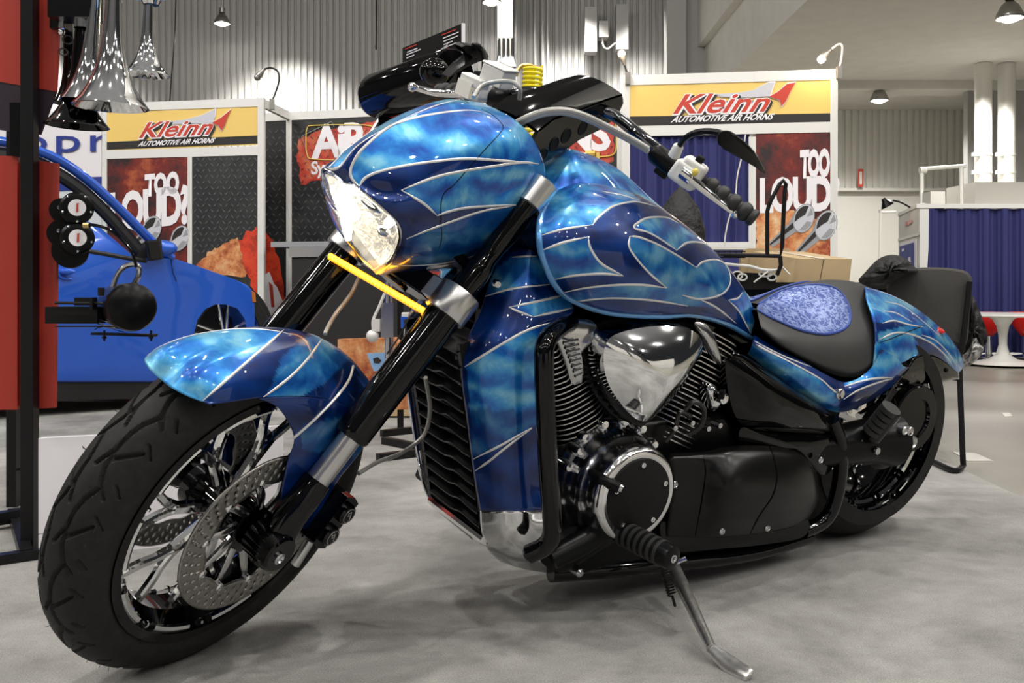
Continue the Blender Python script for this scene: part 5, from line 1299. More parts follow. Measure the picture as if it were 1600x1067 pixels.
# ---- left tower
tl = empty('booth_tower', PL.at(285, 500)); tl.location.z = 0; ml = Matrix.Translation(-tl.location); TL = lambda p: ml @ Vector(p)
def B(m, name, mats, root, **k):
    o = Vector(root.location); r = root.parent
    while r: o = o + r.location; r = r.parent
    m.v = [tuple(Vector(v) - o) for v in m.v]; return m.build(name, mats, root, **k)
tag(tl, 'left booth tower with a yellow air horn sign, red poster and tread plate panel', 'booth tower')
for (u0, u1) in ((159.5, 166.5), (293, 299.5), (402.5, 412)):
    m = Mesh(); post(m, PL, u0, u1, off=.01, z1=TOPZ if u0 != 293 else 1.93); B(m, 'post', ['alu'], tl, smooth=False)
zb = lambda pl, u, v: pl.at(u, v).z
for z0, z1 in ((2.36, 2.44), (1.90, 1.985)):
    m = Mesh(); post(m, PL, 160, 411, z0, z1, off=.006); B(m, 'beam', ['alu'], tl, smooth=False)
m = Mesh(); a, b = PL.at(407, 155), PB.at(451, 176); wbar(m, Vector((a.x, a.y, 2.40)), Vector((b.x, b.y, 2.40)), .04, .08); B(m, 'side_beam', ['alu'], tl, smooth=False)
m = Mesh(); sheet(m, PL, [(166, 176), (403, 165), (403, 226), (166, 236)], .0, .01, 0); sheet(m, PL, [(166, 222), (403, 211.5), (403, 224), (166, 234)], .004, .004, 1)
f = B(m, 'fascia_sign', ['print_yellow', 'print_black'], tl, smooth=False)
logo(f, PL, 0, (216, 342, 216, 209.5, 25), (215, 338, 228.5, 222.5, 7.5), [(258, 190), (288, 187), (315, 180), (336, 170), (335, 182), (330, 192), (270, 194)], [(331, 192), (345, 184), (361, 171), (355, 184), (351, 196), (346, 204), (341, 196)], TL)
m = Mesh(); sheet(m, PL, [(166, 246), (293, 240), (293, 552), (166, 552)], 0, .01, 0)
p = B(m, 'poster', ['poster_red'], tl, smooth=False)
words('TOO', on_plane(PL, 226, 280, 305, 300, 33, .008, TL), 'print_white', p, bold=.06, space=1.0)
words('LOUD?', on_plane(PL, 172, 296, 358, 346, 58, .008, TL), 'print_white', p, bold=.045, space=.9)
m = Mesh(); horn_print(m, PL, 237, 358, 21, -34, 30); horn_print(m, PL, 281, 372, 20, -30, 26); B(m, 'horn_picture', ['print_grey', 'print_black', 'print_silver'], p, smooth=False)
m = Mesh(); sheet(m, PL, [(299, 240), (403, 236), (403, 553), (299, 553)], 0, .01, 0)
diamond(m, PL, 300, 403, 244, 400, .004, 1)
sheet(m, PL, jag([(308, 412), (330, 392), (352, 380), (372, 372), (384, 402), (384, 432), (340, 430), (312, 425)], 5, 2.5, 1), .005, .002, 2)
sheet(m, PL, jag([(373, 382), (384, 362), (403, 356), (403, 470), (394, 450), (383, 420)], 5, 2.5, 2), .007, .002, 3)
B(m, 'tread_plate_panel', ['poster_plate', 'plate_mark', 'flame_orange', 'flame_red'], tl, smooth=False)
# ---- right tower
tr = empty('booth_tower', PR.at(1140, 500)); tr.location.z = 0; mr = Matrix.Translation(-tr.location); TR = lambda p: mr @ Vector(p)
tag(tr, 'right booth tower with a yellow air horn sign, navy curtain and horn poster', 'booth tower')
for (u0, u1) in ((972.5, 984), (1170, 1181), (1297.5, 1309)):
    m = Mesh(); post(m, PR, u0, u1, off=.01, z1=TOPZ if u0 != 1170 else 1.9); B(m, 'post', ['alu'], tr, smooth=False)
for z0, z1, u1 in ((2.355, 2.44, 1309), (1.925, 2.01, 1309), (.98, 1.03, 1175)):
    m = Mesh(); post(m, PR, 973, u1, z0, z1, off=.006); B(m, 'beam', ['alu'], tr, smooth=False)
m = Mesh(); sheet(m, PR, [(984, 133), (1298, 124), (1298, 192), (984, 198)], .0, .01, 0); sheet(m, PR, [(984, 182), (1298, 177), (1298, 191), (984, 197)], .004, .004, 1)
f = B(m, 'fascia_sign', ['print_yellow', 'print_black'], tr, smooth=False)
logo(f, PR, 0, (1051, 1215, 178, 174, 31), (1048, 1212, 191, 186.5, 9.5), [(1115, 147), (1152, 145), (1176, 141), (1200, 129), (1210, 129), (1206, 140), (1203, 150), (1170, 152), (1130, 151)], [(1202, 151), (1216, 143), (1230, 131), (1243, 129), (1235, 143), (1228, 158), (1221, 166), (1218, 156)], TR)
m = Mesh(); sheet(m, PR, [(1181, 209), (1298, 206), (1298, 520), (1181, 520)], 0, .01, 0); sheet(m, PR, jag([(1181, 335), (1215, 320), (1262, 340), (1298, 352), (1298, 400), (1181, 400)], 6, 3, 4), .004, .002, 1)
p = B(m, 'poster', ['poster_red', 'flame_orange'], tr, smooth=False)
words('TOO', on_plane(PR, 1250, 1297, 276, 273, 42, .008, TR), 'print_white', p, bold=.06, space=.9)
words('LOUD?', on_plane(PR, 1187, 1312, 330, 326, 53, .008, TR), 'print_white', p, bold=.045, space=.9)
m = Mesh(); horn_print(m, PR, 1256, 341, 23, -52, 42); horn_print(m, PR, 1291, 352, 24, -46, 45); B(m, 'horn_picture', ['print_grey', 'print_black', 'print_silver'], p, smooth=False)
def drape(pl, u0, u1, v0, v1, off, waves, amp, n=160):
    m = Mesh(); vs = []
    for j in range(9):
        for k in range(n + 1):
            u = u0 + (u1 - u0) * k / n; v = v0 + (v1 - v0) * j / 8
            q = pl.at(u, v, off); w = math.sin(k / n * waves * 2 * PI) + .5 * math.sin(k / n * waves * 4.7 + j * .15) + .3 * math.sin(k * .9)
            q = q + pl.n * amp * w; vs.append(q)
    m.add(vs, grid_faces(9, n + 1)); return m
m = drape(PR, 983, 1171, 209, 385, -.03, 15, .012); B(m, 'curtain', ['drape'], tr)
m = Mesh(); sheet(m, PR, [(975, 390), (1171, 390), (1171, 520), (975, 520)], -.01, .01, 0); B(m, 'lower_panel', ['drape'], tr, smooth=False)
# ---- back wall between the towers
bw = empty('booth_wall', PB.at(700, 500)); bw.location.z = 0; mb = Matrix.Translation(-bw.location); TB = lambda p: mb @ Vector(p)
tag(bw, 'long tread plate graphic wall between the two booth towers', 'booth wall')
m = Mesh(); sheet(m, PB, [(412, 190), (973, 158), (973, 555), (412, 545)], 0, .02, 0); diamond(m, PB, 412, 620, 200, 380, .004, 1, 10); diamond(m, PB, 840, 973, 170, 330, .004, 1, 11)
sheet(m, PB, jag([(464, 245), (470, 215), (500, 205), (560, 195), (600, 185), (600, 270), (520, 275), (472, 290)], 6, 3, 7), .004, .002, 2)
sheet(m, PB, jag([(700, 190), (960, 190), (960, 250), (940, 262), (700, 262)], 8, 3, 9), .004, .002, 2)
sheet(m, PB, jag([(412, 360), (428, 380), (440, 430), (446, 470), (430, 478), (412, 478)], 4, 2, 10), .004, .002, 3)
sheet(m, PB, jag([(406, 432), (420, 425), (432, 450), (446, 480), (436, 500), (412, 500)], 3, 1, 10), .006, .002, 4)
sheet(m, PB, [(420, 440), (426, 446), (429, 480), (424, 480)], .0075, .001, 2)
w = B(m, 'graphic_panel', ['poster_plate', 'plate_mark', 'splat', 'flame_red', 'print_white'], bw, smooth=False)
words('AiR', on_plane(PB, 486, 578, 246, 241, 51, .008, TB), 'print_white', w, bold=.035, space=.85)
words('HORNS', on_plane(PB, 748, 954, 238, 233, 48, .008, TB), 'print_white', w, bold=.035, space=.85)
words('Systems', on_plane(PB, 486, 560, 272, 268, 20, .008, TB), 'print_white', w, bold=.025, space=.9)
m = Mesh()
def outline(pts, wd, mi, off):
    q = [PB.at(u, v, off) for u, v in crom(pts, 4, closed=True)]; m.tube(q + q[:1], wd, 6, mi)
outline([(480, 200), (492, 196), (560, 195), (586, 200), (590, 215), (586, 240), (560, 249), (492, 249), (480, 242), (478, 220)], .006, 0, .012)
m.tube([PB.at(u, v, .012) for u, v in crom([(962, 192), (963, 220), (961, 238), (950, 244), (920, 245), (880, 246)], 4)], .007, 6, 0)
m.tube([PB.at(u, v, .010) for u, v in ((480, 238), (471, 213), (518, 190), (522, 198))], .004, 6, 1)
m.tube([PB.at(u, v, .013) for u, v in ((934, 238), (934, 250), (938, 262))], .02, 8, 0); m.tube([PB.at(u, v, .013) for u, v in ((915, 240), (930, 240))], .03, 8, 0)
B(m, 'logo_frame', ['print_gold', 'print_grey'], w)
for u0, u1 in ((447, 455), (964, 973)):
    m = Mesh(); post(m, PB, u0, u1, off=.012); B(m, 'post', ['alu'], bw, smooth=False)
m = Mesh(); post(m, PB, 412, 973, 2.355, 2.44, off=.008); B(m, 'beam', ['alu'], bw, smooth=False)
# counter along the back wall
m = Mesh(); PC = Plane((440, 385, 9.3), (700, 385, 9.0))
sheet(m, PC, [(423, 378), (640, 376), (640, 384), (423, 386)], .2, .5, 0); sheet(m, PC, [(452, 386), (640, 384), (640, 398), (452, 402)], .2, .03, 1); sheet(m, PC, [(456, 402), (640, 398), (640, 556), (456, 553)], .18, .4, 2)
tag(m.build('counter', ['print_grey', 'brushed', 'print_black'], smooth=False), 'black counter with a grey top along the tread plate wall', 'counter')
# ---- gooseneck lamps clipped on the towers
def goose(pl, pts, head, lab, on):
    P = [pl.at(u, v, .02) for u, v in pts]; m = Mesh(); m.tube(P, .009, 8, 0, smooth=6); m.box(P[0] + Vector((0, 0, -.03)), (.04, .05, .10), 1)
    h = pl.at(*head, .02); d = (h - P[-1]).normalized() if (h - P[-1]).length > .001 else Vector((-1, 0, -.5)).normalized()
    m.lathe([(-.03, .012), (0, .018), (.05, .034), (.055, .034)], h - d * .02, d, 16, 1)
    m.sphere(h + d * .055, .032, 14, 2); o = m.build('gooseneck_lamp', ['duct' if 'right end' in lab else 'cable_black', 'lamp_shell', 'bulb_warm' if on else 'lamp_shell']); tag(o, lab, 'lamp')
    if on: l = lamp('gooseneck_glow', 'POINT', h + d * .07 + pl.n * .08, 8, (1, .75, .5), .03)
goose(PL, [(425, 158), (430, 146), (436, 126), (434, 112), (424, 106), (413, 108)], (408, 114), 'unlit gooseneck lamp arching over the left booth tower', False)
goose(PR, [(981, 117), (978, 108), (976, 101)], (974, 94), 'lit gooseneck lamp on the left end of the right booth tower', True)
goose(PR, [(1311, 108), (1315, 90), (1316, 72), (1310, 69), (1300, 76)], (1291, 85), 'lit gooseneck lamp on the right end of the right booth tower', True)

# ---- white sign panel with blue letters at far left
PO = Plane((0, 200, 11.6), (160, 200, 11.3))
sg = empty('sign_panel', PO.at(80, 500)); sg.location.z = 0; TO = lambda p: Vector(p) - sg.location
tag(sg, 'white sign panel with large blue letters behind the blue car', 'sign')
m = Mesh(); sheet(m, PO, [(-40, 176), (158, 172), (158, 533), (-40, 531)], 0, .05, 0); sheet(m, PO, [(-40, 282), (158, 276), (158, 296), (-40, 303)], .01, .01, 1); B(m, 'board', ['hall_white2' if 'hall_white2' in M else 'print_white', 'print_navy'], sg, smooth=False)
words('opr', on_plane(PO, 30, 172, 238, 236, 25, .02, TO), 'print_navy', sg, bold=.005, space=1.15)
# ================================================================ BLUE CAR
PCAR = Plane((60, 400, 5.0), (395, 400, 5.75))
cr = empty('car', PCAR.at(230, 600)); cr.location.z = 0; CT = Vector((PCAR.n.x, PCAR.n.y, 0))
tag(cr, 'bright blue low-slung car parked behind the red display stand', 'car')
def ext(m, poly, o0, th, mi=0, curve=None):
    sheet(m, PCAR, poly, o0, th, mi)
body = [(-150, 318), (60, 322), (100, 330), (150, 350), (213, 404), (226, 403), (250, 402), (272, 403), (300, 412), (340, 426), (370, 437), (388, 445), (397, 455), (400, 475), (401, 500), (399, 530),
        (390, 520), (386, 500), (374, 483), (356, 476), (338, 476), (322, 484), (310, 500), (305, 520), (303, 560), (301, 598), (-150, 598)]
m = Mesh()
# side skin as a thick bulged slab, shoulders rounded back
import itertools
def slab(poly, offs, mi):
    c = (sum(p[0] for p in poly) / len(poly), sum(p[1] for p in poly) / len(poly)); loops = []
    for k, off in offs: loops.append([PCAR.at(c[0] + (u - c[0]) * k, c[1] + (v - c[1]) * k) + PCAR.n * off for u, v in poly])
    vs = [p for l in loops for p in l]; n = len(poly)
    m.add(vs, [(i * n + k, i * n + (k + 1) % n, (i + 1) * n + (k + 1) % n, (i + 1) * n + k) for i in range(len(loops) - 1) for k in range(n)] + [tuple((len(loops) - 1) * n + k for k in range(n)), tuple(range(n))[::-1]], mi)
slab(body, ((1, -1.5), (1, -.05), (.996, -.02), (.985, -.004), (.97, 0)), 0)
B(m, 'body', ['car_blue'], cr, sangle=50)
m = Mesh()
pil = [(268, 404), (240, 380), (200, 340), (165, 306), (130, 276), (95, 252), (60, 236), (20, 224), (-60, 214), (-150, 212)]
q = [PCAR.at(u, v, -.03) for u, v in pil]; m.tube(q, .040, 12, 0, smooth=5, flat=.6)
q = [PCAR.at(u, v) - PCAR.n * 1.35 for u, v in pil]; m.tube(q, .045, 12, 0, smooth=5, flat=.6)
roof = []
for off in (-.05, -.4, -.8, -1.3): roof.append([PCAR.at(u, v - (6 if -1 < off < -.2 else 0)) + PCAR.n * off for u, v in ((95, 250), (60, 234), (20, 222), (-60, 212), (-150, 210))])
m.add([p for r in roof for p in r], grid_faces(4, 5), 0)
B(m, 'roof_frame', ['car_blue'], cr)
m = Mesh()
pil2 = [(228, 404), (205, 378), (170, 338), (135, 304), (100, 278), (60, 256), (20, 244), (-60, 236), (-150, 234)]
m.tube([PCAR.at(u, v, -.045) for u, v in pil2], .036, 10, 0, smooth=5); m.tube([PCAR.at(u, v, -.01) for u, v in ((228, 408), (190, 402), (140, 393), (80, 388), (0, 386), (-150, 384))], .016, 8, 0, smooth=3)
sheet(m, PCAR, [(213, 404), (222, 380), (244, 402), (230, 410)], -.01, .03, 0)
B(m, 'window_seal', ['rubber_seal'], cr)
m = Mesh(); sheet(m, PCAR, [(222, 402), (60, 386), (-150, 384), (-150, 240), (20, 248), (60, 260), (100, 282), (135, 306), (170, 340), (205, 380)], -.05, .005, 0)
B(m, 'side_window', ['glass'], cr, smooth=False)
m = Mesh(); c = PCAR.at(253, 388, .06); sc = Vector((.085, .05, .045)); m.sphere(c, 1, 20, 0, sc=sc); sheet(m, PCAR, [(231, 379), (249, 377), (252, 403), (236, 406)], .115, .012, 1); sheet(m, PCAR, [(229, 376), (252, 374), (255, 405), (234, 408)], .108, .03, 2)
B(m, 'wing_mirror', ['car_blue', 'black_gloss', 'rubber_seal'], cr)
m = Mesh(); c = PCAR.at(103, 424, .02); m.sphere(c, 1, 16, 0, sc=(.05, .02, .018)); m.tube([PCAR.at(88, 416, .01), PCAR.at(95, 433, .012), PCAR.at(112, 436, .01)], .006, 8, 0, smooth=3); B(m, 'door_handle', ['car_blue'], cr)
m = Mesh(); c = PCAR.at(346, 524, -.12)
m.lathe([(-.1, .20), (-.1, .262), (-.07, .28), (.07, .28), (.1, .262), (.1, .20), (.085, .195)], c, PCAR.n, 48, 0); wh = B(m, 'wheel', ['rubber'], cr)
m = Mesh(); m.lathe([(-.08, .20), (.08, .198), (.09, .200), (.095, .196), (.06, .185), (-.05, .17), (-.08, .17)], c, PCAR.n, 48, 1)
for k in range(5):
    a = 2 * PI * k / 5 + .4; t = PCAR.t; d = t * math.cos(a) + Vector((0, 0, 1)) * math.sin(a); s = t * -math.sin(a) + Vector((0, 0, 1)) * math.cos(a)
    for j in (-1, 1): m.tube([c + PCAR.n * .05 + d * .03 + s * .01 * j, c + PCAR.n * .06 + d * .19 + s * .03 * j], .011, 8, 1)
m.lathe([(-.09, 0), (-.09, .19), (-.085, .19)], c, PCAR.n, 32, 0)
B(m, 'wheel_rim', ['rubber_seal', 'chrome'], wh)
m = Mesh(); m.lathe([(-.4, 0), (-.4, .33), (.0, .33), (-.001, .30)], PCAR.at(346, 524, -.06), PCAR.n, 40, 0); B(m, 'wheel_arch', ['rubber_seal'], cr)
m = Mesh(); sheet(m, PCAR, [(393, 454), (399, 457), (400, 472), (395, 472)], .003, .01, 0); B(m, 'side_marker', ['amber_lens'], cr, smooth=False)
m = Mesh(); sheet(m, PCAR, [(-150, 596), (300, 596), (296, 622), (-150, 628)], -.02, .06, 0); sheet(m, PCAR, [(-150, 596), (296, 596), (296, 600), (-150, 600)], -.1, 1.3, 0); B(m, 'sill', ['rubber_seal'], cr, smooth=False)
for (u, v) in ((271, 424),): m = Mesh(); m.tube([PCAR.at(267, 405, .001), PCAR.at(270, 425, .001), PCAR.at(276, 440, .001)], .0025, 6, 0); B(m, 'panel_gap', ['rubber_seal'], cr)

# ================================================================ RED DISPLAY STAND WITH HORNS, left edge
D0 = 2.52
st = empty('display_stand', (px(41, 862, D0).x, D0, 0)); tag(st, 'black tube display stand with red boards at the left edge', 'display stand')
m = Mesh(); x0, x1 = px(31, 0, D0).x, px(51.5, 0, D0).x
m.box(((x0 + x1) / 2, D0 + .017, 1.1), (x1 - x0, .034, 2.2)); B(m, 'post', ['black_metal'], st, smooth=False, bevel=.002)
m = Mesh(); a = px(21, 790, 3.02); m.box((a.x, 3.02, 1.1), (.03, .03, 2.2)); B(m, 'post', ['black_metal'], st, smooth=False)
m = Mesh(); a, b = pz(-160, 905, .0), pz(135, 861, 0); wbar(m, a + Vector((0, 0, .012)), b + Vector((0, 0, .012)), .03, .024); B(m, 'base_bar', ['black_metal'], st, smooth=False)
m = Mesh(); a, b = pz(-160, 838, .03), pz(190, 776, .03); wbar(m, a, b, .03, .034); B(m, 'base_bar', ['black_metal'], st, smooth=False)
m = Mesh(); wbar(m, pz(21, 800, .015), pz(41, 866, .015), .03, .024); m.tube([pz(30, 700, .12), pz(44, 790, .1)], .004, 6); B(m, 'cross_bar', ['black_metal'], st, smooth=False)
PS = Plane((0, 300, D0 + .05), (90, 300, D0 + .05)); tub = [(-90, -60), (33, -60), (31, 129), (-90, 112)]
m = Mesh(); sheet(m, PS, [(-90, -60), (96, -60), (87, 143), (-90, 112)], .01, .012, 0); B(m, 'upper_board', ['red_board'], st, smooth=False)
m = Mesh(); sheet(m, PS, [(-90, 112), (87, 143), (62, 210), (-90, 192)], .008, .010, 0); B(m, 'lower_edge', ['purple_board'], st, smooth=False)
m = Mesh(); sheet(m, PS, [(-90, 240), (27, 244), (27, 640), (-90, 641)], .01, .012, 0); sheet(m, PS, [(50, 250), (90, 255), (86, 637), (50, 639)], .01, .012, 0); sheet(m, PS, [(-90, 246), (90, 258), (86, 634), (-90, 636)], -.004, .004, 0); B(m, 'lower_board', ['red_board'], st, smooth=False)
m = Mesh(); sheet(m, PS, [(15, 160), (34, 160), (31, 245), (16, 243)], .02, .02, 0); B(m, 'bracket', ['black_satin'], st, smooth=False)
# low white board behind the front wheel
m = Mesh(); P = [pz(60, 872, 0), pz(440, 838, 0)]; a, b = P; wb_n = (b - a).normalized(); m.add([a, b, b + Vector((0, .02, 0)), a + Vector((0, .02, 0))] + [p + Vector((0, 0, .30)) for p in (a, b, b + Vector((0, .02, 0)), a + Vector((0, .02, 0)))], [(0, 1, 5, 4), (1, 2, 6, 5), (2, 3, 7, 6), (3, 0, 4, 7), (4, 5, 6, 7), (3, 2, 1, 0)])
tag(m.build('floor_sign', ['print_white'], smooth=False), 'low white board standing on the carpet behind the front wheel', 'board')

def trumpet(pts, rt, rb, lab, mt='chrome', bell=(0, 0, -1), L=.16, inner='chrome', n=40, grp=None):
    """horn hanging bell down: pts = (throat pixel, bell centre pixel, distance)"""
    (u0, v0), (u1, v1), d = pts; a, b = px(u0, v0, d), px(u1, v1, d); ax = (b - a).normalized(); Ln = (b - a).length
    prof = []
    for k in range(25):
        f = k / 24; r = rt + (rb - rt) * (f ** 5 * .82 + .18 * f ** 1.5); prof.append((Ln * f, r))
    prof += [(Ln + .002, rb + .001), (Ln + .003, rb - .002)] + [(Ln * f - .0, max(rt * .5, rt + (rb - rt) * (f ** 5 * .82 + .18 * f ** 1.5) - .003)) for f in [1 - k / 14 for k in range(12)]]
    m = Mesh(); m.lathe(prof, (0, 0, 0), Vector(bell) if False else ax, n, 0); o = m.build('air_horn', [mt]); o.location = a
    return tag(o, lab, 'horn', grp)
trumpet(((180, -60), (173, 166), 2.35), .017, .087, 'largest chrome horn bell hanging beside the upper red board')
trumpet(((152, -40), (135, 158), 2.48), .014, .062, 'chrome horn partly behind the largest chrome bell')
trumpet(((233, 5), (229, 116), 2.45), .0125, .056, 'separate chrome horn hanging to the right of the others')
trumpet(((128, 25), (120, 196), 2.5), .015, .078, 'black horn hanging lowest beneath the chrome horns', 'black_gloss')
trumpet(((105, 25), (112, 160), 2.62), .012, .045, 'small black horn half hidden by the upper red board', 'black_gloss')
m = Mesh(); m.lathe([(0, .02), (.035, .02), (.035, 0)], px(128, 44, 2.49), (0, 0, 1), 24, 0); m.box(px(118, -5, 2.5), (.11, .07, .12), 1); m.box(px(95, 20, 2.56), (.04, .04, .09), 1)
m.tube([px(96, 5, 2.5), px(98, 30, 2.5), px(96, 44, 2.5)], .008, 8, 0); m.sphere(px(96, 50, 2.5), .009, 10, 0)
tag(m.build('horn_valve', ['chrome', 'black_satin']), 'black horn valve block with a chrome collar at the top left', 'valve')
m = Mesh(); m.lathe([(0, .019), (.012, .025), (.03, .022), (.05, .018)], px(236, 8, 2.45), (0, 0, 1), 24, 0); m.box(px(230, -22, 2.45), (.07, .05, .06), 1)
tag(m.build('horn_valve', ['chrome', 'pale_blue']), 'blue and chrome valve on top of the separate chrome horn', 'valve')
for (u, v, r, lab) in ((104, 61, .013, 'upper thin wire ring beside the red board'), (97, 80, .011, 'lower thin wire ring beside the red board')):
    m = Mesh(); q = [px(u, v, 2.5) + Vector((math.cos(a) * r, .002 * k / 6, math.sin(a) * r * .8)) for k, a in enumerate([2 * PI * i / 20 for i in range(42)])]; m.tube(q, .0011, 6, 0); tag(m.build('wire_loop', ['cable_black']), lab, 'wire')
# compressor heads with oval badges
for (cx_, cy_, lab) in ((120, 325, 'upper black compressor head with a white badge'), (121, 372, 'lower black compressor head with a white badge')):
    c = px(cx_, cy_, 2.42); e = empty('air_compressor', c); tag(e, lab, 'compressor')
    ax = Vector((.46, -.89, .04)).normalized(); m = Mesh()
    m.lathe([(-.10, 0), (-.10, .036), (-.03, .036), (-.03, .038), (-.02, .040), (.0, .040), (.006, .034), (.008, .022), (.008, 0)], (0, 0, 0), ax, 40, 0); m.build('head', ['black_satin'], e)
    u = Vector((.89, .46, 0)).normalized(); w = u.cross(ax).normalized()
    for k in range(5):
        a = .3 + 2 * PI * k / 5; mm = Mesh(); mm.lathe([(0, .0035), (.003, .003), (.004, 0)], (u * math.cos(a) + w * math.sin(a)) * .034 + ax * .004, ax, 10, 0); mm.build('bolt', ['polished'], e)
    m = Mesh(); m.lathe([(.008, 0), (.008, .0205), (.010, .0205), (.010, 0)], (0, 0, 0), ax, 32, 0); bd = m.build('badge', ['print_white'], e)
    m = Mesh(); P = [u * a + w * b + ax * .0112 for a, b in ((-.002, -.012), (.003, -.010), (.003, .009), (.006, .011), (-.001, .011))]
    if w.z < 0: P = [u * a - w * b + ax * .0112 for a, b in ((-.002, -.012), (.003, -.010), (.003, .009), (.006, .011), (-.001, .011))]
    m.add(P + [p - ax * .001 for p in P], [(0, 1, 2, 3, 4), (9, 8, 7, 6, 5)] + [(i, (i + 1) % 5, 5 + (i + 1) % 5, 5 + i) for i in range(5)]); m.build('badge_mark', ['print_red'], bd, smooth=False)
for c_, r_, lab in ((px(110, 392, 2.5), .044, 'largest black motor can under the two badged compressor heads'), (px(97, 329, 2.5), .03, 'black motor can left of the upper badged compressor head'), (px(96, 365, 2.5), .034, 'black motor can left of the lower badged compressor head')):
    m = Mesh(); m.lathe([(-.03, 0), (-.03, r_), (.1, r_), (.1, 0)], c_, (-.40, .92, 0), 30, 0); m.lathe([(-.03, .006), (-.036, .005), (-.037, 0)], c_ + Vector((-.006, 0, .006)), (-.40, .92, 0), 12, 1)
    tag(m.build('compressor_motor', ['black_satin', 'polished']), lab, 'compressor')
# horizontal air tank on a bracket
c = px(205.5, 480, 2.38); m = Mesh(); ax = Vector((.47, -.88, .0)).normalized()
m.lathe([(-.26, 0), (-.26, .040), (-.25, .056), (-.02, .059), (.0, .059), (.012, .055), (.022, .040), (.027, .02), (.028, 0)], (0, 0, 0), ax, 48, 0); o = m.build('air_tank', ['black_satin']); o.location = c; tag(o, 'small black air tank seen end-on on a steel bracket before the blue car', 'air tank')
m = Mesh(); q = [px(*p) for p in ((176, 448, 2.44), (184, 428, 2.44), (196, 416, 2.44), (211, 413, 2.44), (217, 419, 2.44), (216, 432, 2.44), (209, 445, 2.44))]; m.tube(q, .0065, 10, 0, smooth=6); o = m.build('bent_pipe', ['polished']); tag(o, 'curved steel pipe looping over the small black air tank', 'pipe')
m = Mesh(); m.tube([px(*p) for p in ((136, 352, 2.4), (150, 352, 2.4), (170, 359, 2.4), (190, 375, 2.4), (206, 395, 2.4), (213, 418, 2.4))], .0038, 8, 0, smooth=8); m.lathe([(0, .007), (.015, .007), (.015, 0)], px(140, 352, 2.4), (-1, 0, 0), 14, 1)
tag(m.build('air_hose', ['black_gloss', 'brass']), 'thin black air line from the compressors to the small air tank', 'hose')
m = Mesh(); m.box(px(118, 492, 2.46), (.13, .05, .042), 0); m.box(px(134, 471, 2.46), (.045, .03, .02), 0); m.tube([px(86, 473, 2.42), px(170, 474, 2.42)], .0035, 8, 1); m.tube([px(86, 510, 2.43), px(170, 510, 2.43)], .002, 8, 1)
wbar(m, px(146, 521, 2.42), px(243, 524, 2.42), .03, .006, 1)
for u in (163, 236): m.tube([px(u, 516, 2.41), px(u, 533, 2.41)], .0028, 8, 1); m.lathe([(0, .006), (.006, .006), (.006, 0)], px(u, 529, 2.41), (0, 0, 1), 6, 1)
m.box(px(146, 474, 2.42), (.006, .03, .03), 1); m.lathe([(0, .008), (.02, .008)], px(158, 462, 2.42), (0, 0, 1), 12, 1)
tag(m.build('tank_bracket', ['black_matte', 'black_metal'], smooth=False), 'black bracket and threaded rods that carry the small air tank', 'bracket')
m = Mesh(); r = random.Random(2)
for k in range(6): m.tube([px(150 + r.uniform(-2, 6), 500 + k * 3, 2.44), px(168 + r.uniform(-5, 5), 508 + r.uniform(-4, 6), 2.42), px(185 + k * 3, 514 + r.uniform(-3, 5), 2.41)], .0012, 5, 0, smooth=4)
tag(m.build('wiring', ['cable_black']), 'loose thin wires under the small air tank', 'wiring', kind=None)

# ================================================================ SECOND DISPLAY STAND, behind the motorcycle
s2 = empty('display_stand', pz(640, 690)); s2.location.z = 0; tag(s2, 'black tube display stand with a red board behind the motorcycle forks', 'display stand')
m = Mesh(); q = pz(625, 668, 0)
for u, v in ((626, 668), (700, 662)): p = pz(u, v, 0); m.box((p.x, p.y, .62), (.028, .028, 1.24))
B(m, 'post', ['black_metal'], s2, smooth=False)
for k, (a, b) in enumerate((((596, 677), (760, 660)), ((600, 688), (720, 712)), ((590, 715), (760, 694)))):
    m = Mesh(); wbar(m, pz(*a, .015), pz(*b, .015), .028, .03); B(m, 'base_bar', ['black_metal'], s2, smooth=False)
P3 = Plane((600, 400, 4.05), (760, 400, 3.9))
m = Mesh(); sheet(m, P3, [(655, 400), (740, 400), (740, 600), (655, 600)], 0, .012, 0); sheet(m, P3, [(668, 94), (735, 92), (735, 130), (668, 130)], 0, .012, 0); B(m, 'red_panel', ['red_board'], s2, smooth=False)
m = Mesh(); P3b = Plane((630, 70, 4.3), (722, 70, 3.7)); sheet(m, P3b, [(629, 75), (721, 37), (721, 200), (629, 200)], 0, .008, 0); sheet(m, P3b, [(721, 36), (723, 36), (723, 120), (721, 120)], .001, .01, 1)
hd = B(m, 'header_board', ['black_matte', 'print_white'], s2, smooth=False); T2 = lambda p: Vector(p) - s2.location
m = Mesh()
for (u, v, w_, mi) in [(633, 76, 18, 1), (636, 81, 16, 0), (635, 85, 22, 0), (635, 90, 12, 0), (690, 54, 22, 1), (692, 59, 24, 0), (693, 64, 22, 0), (693, 69, 14, 0), (693, 74, 20, 0)]:
    sl = -.4; sheet(m, P3b, [(u, v), (u + w_, v + w_ * sl), (u + w_, v + w_ * sl + 1.5), (u, v + 1.5)], .004, .001, mi)
sheet(m, P3b, [(656, 96), (676, 88), (690, 76), (700, 68), (695, 80), (684, 92), (664, 98)], .004, .001, 2); sheet(m, P3b, [(684, 92), (694, 84), (700, 72), (697, 88), (690, 96)], .005, .001, 1)
B(m, 'printed_lines', ['print_white', 'print_red', 'print_silver'], hd, smooth=False)
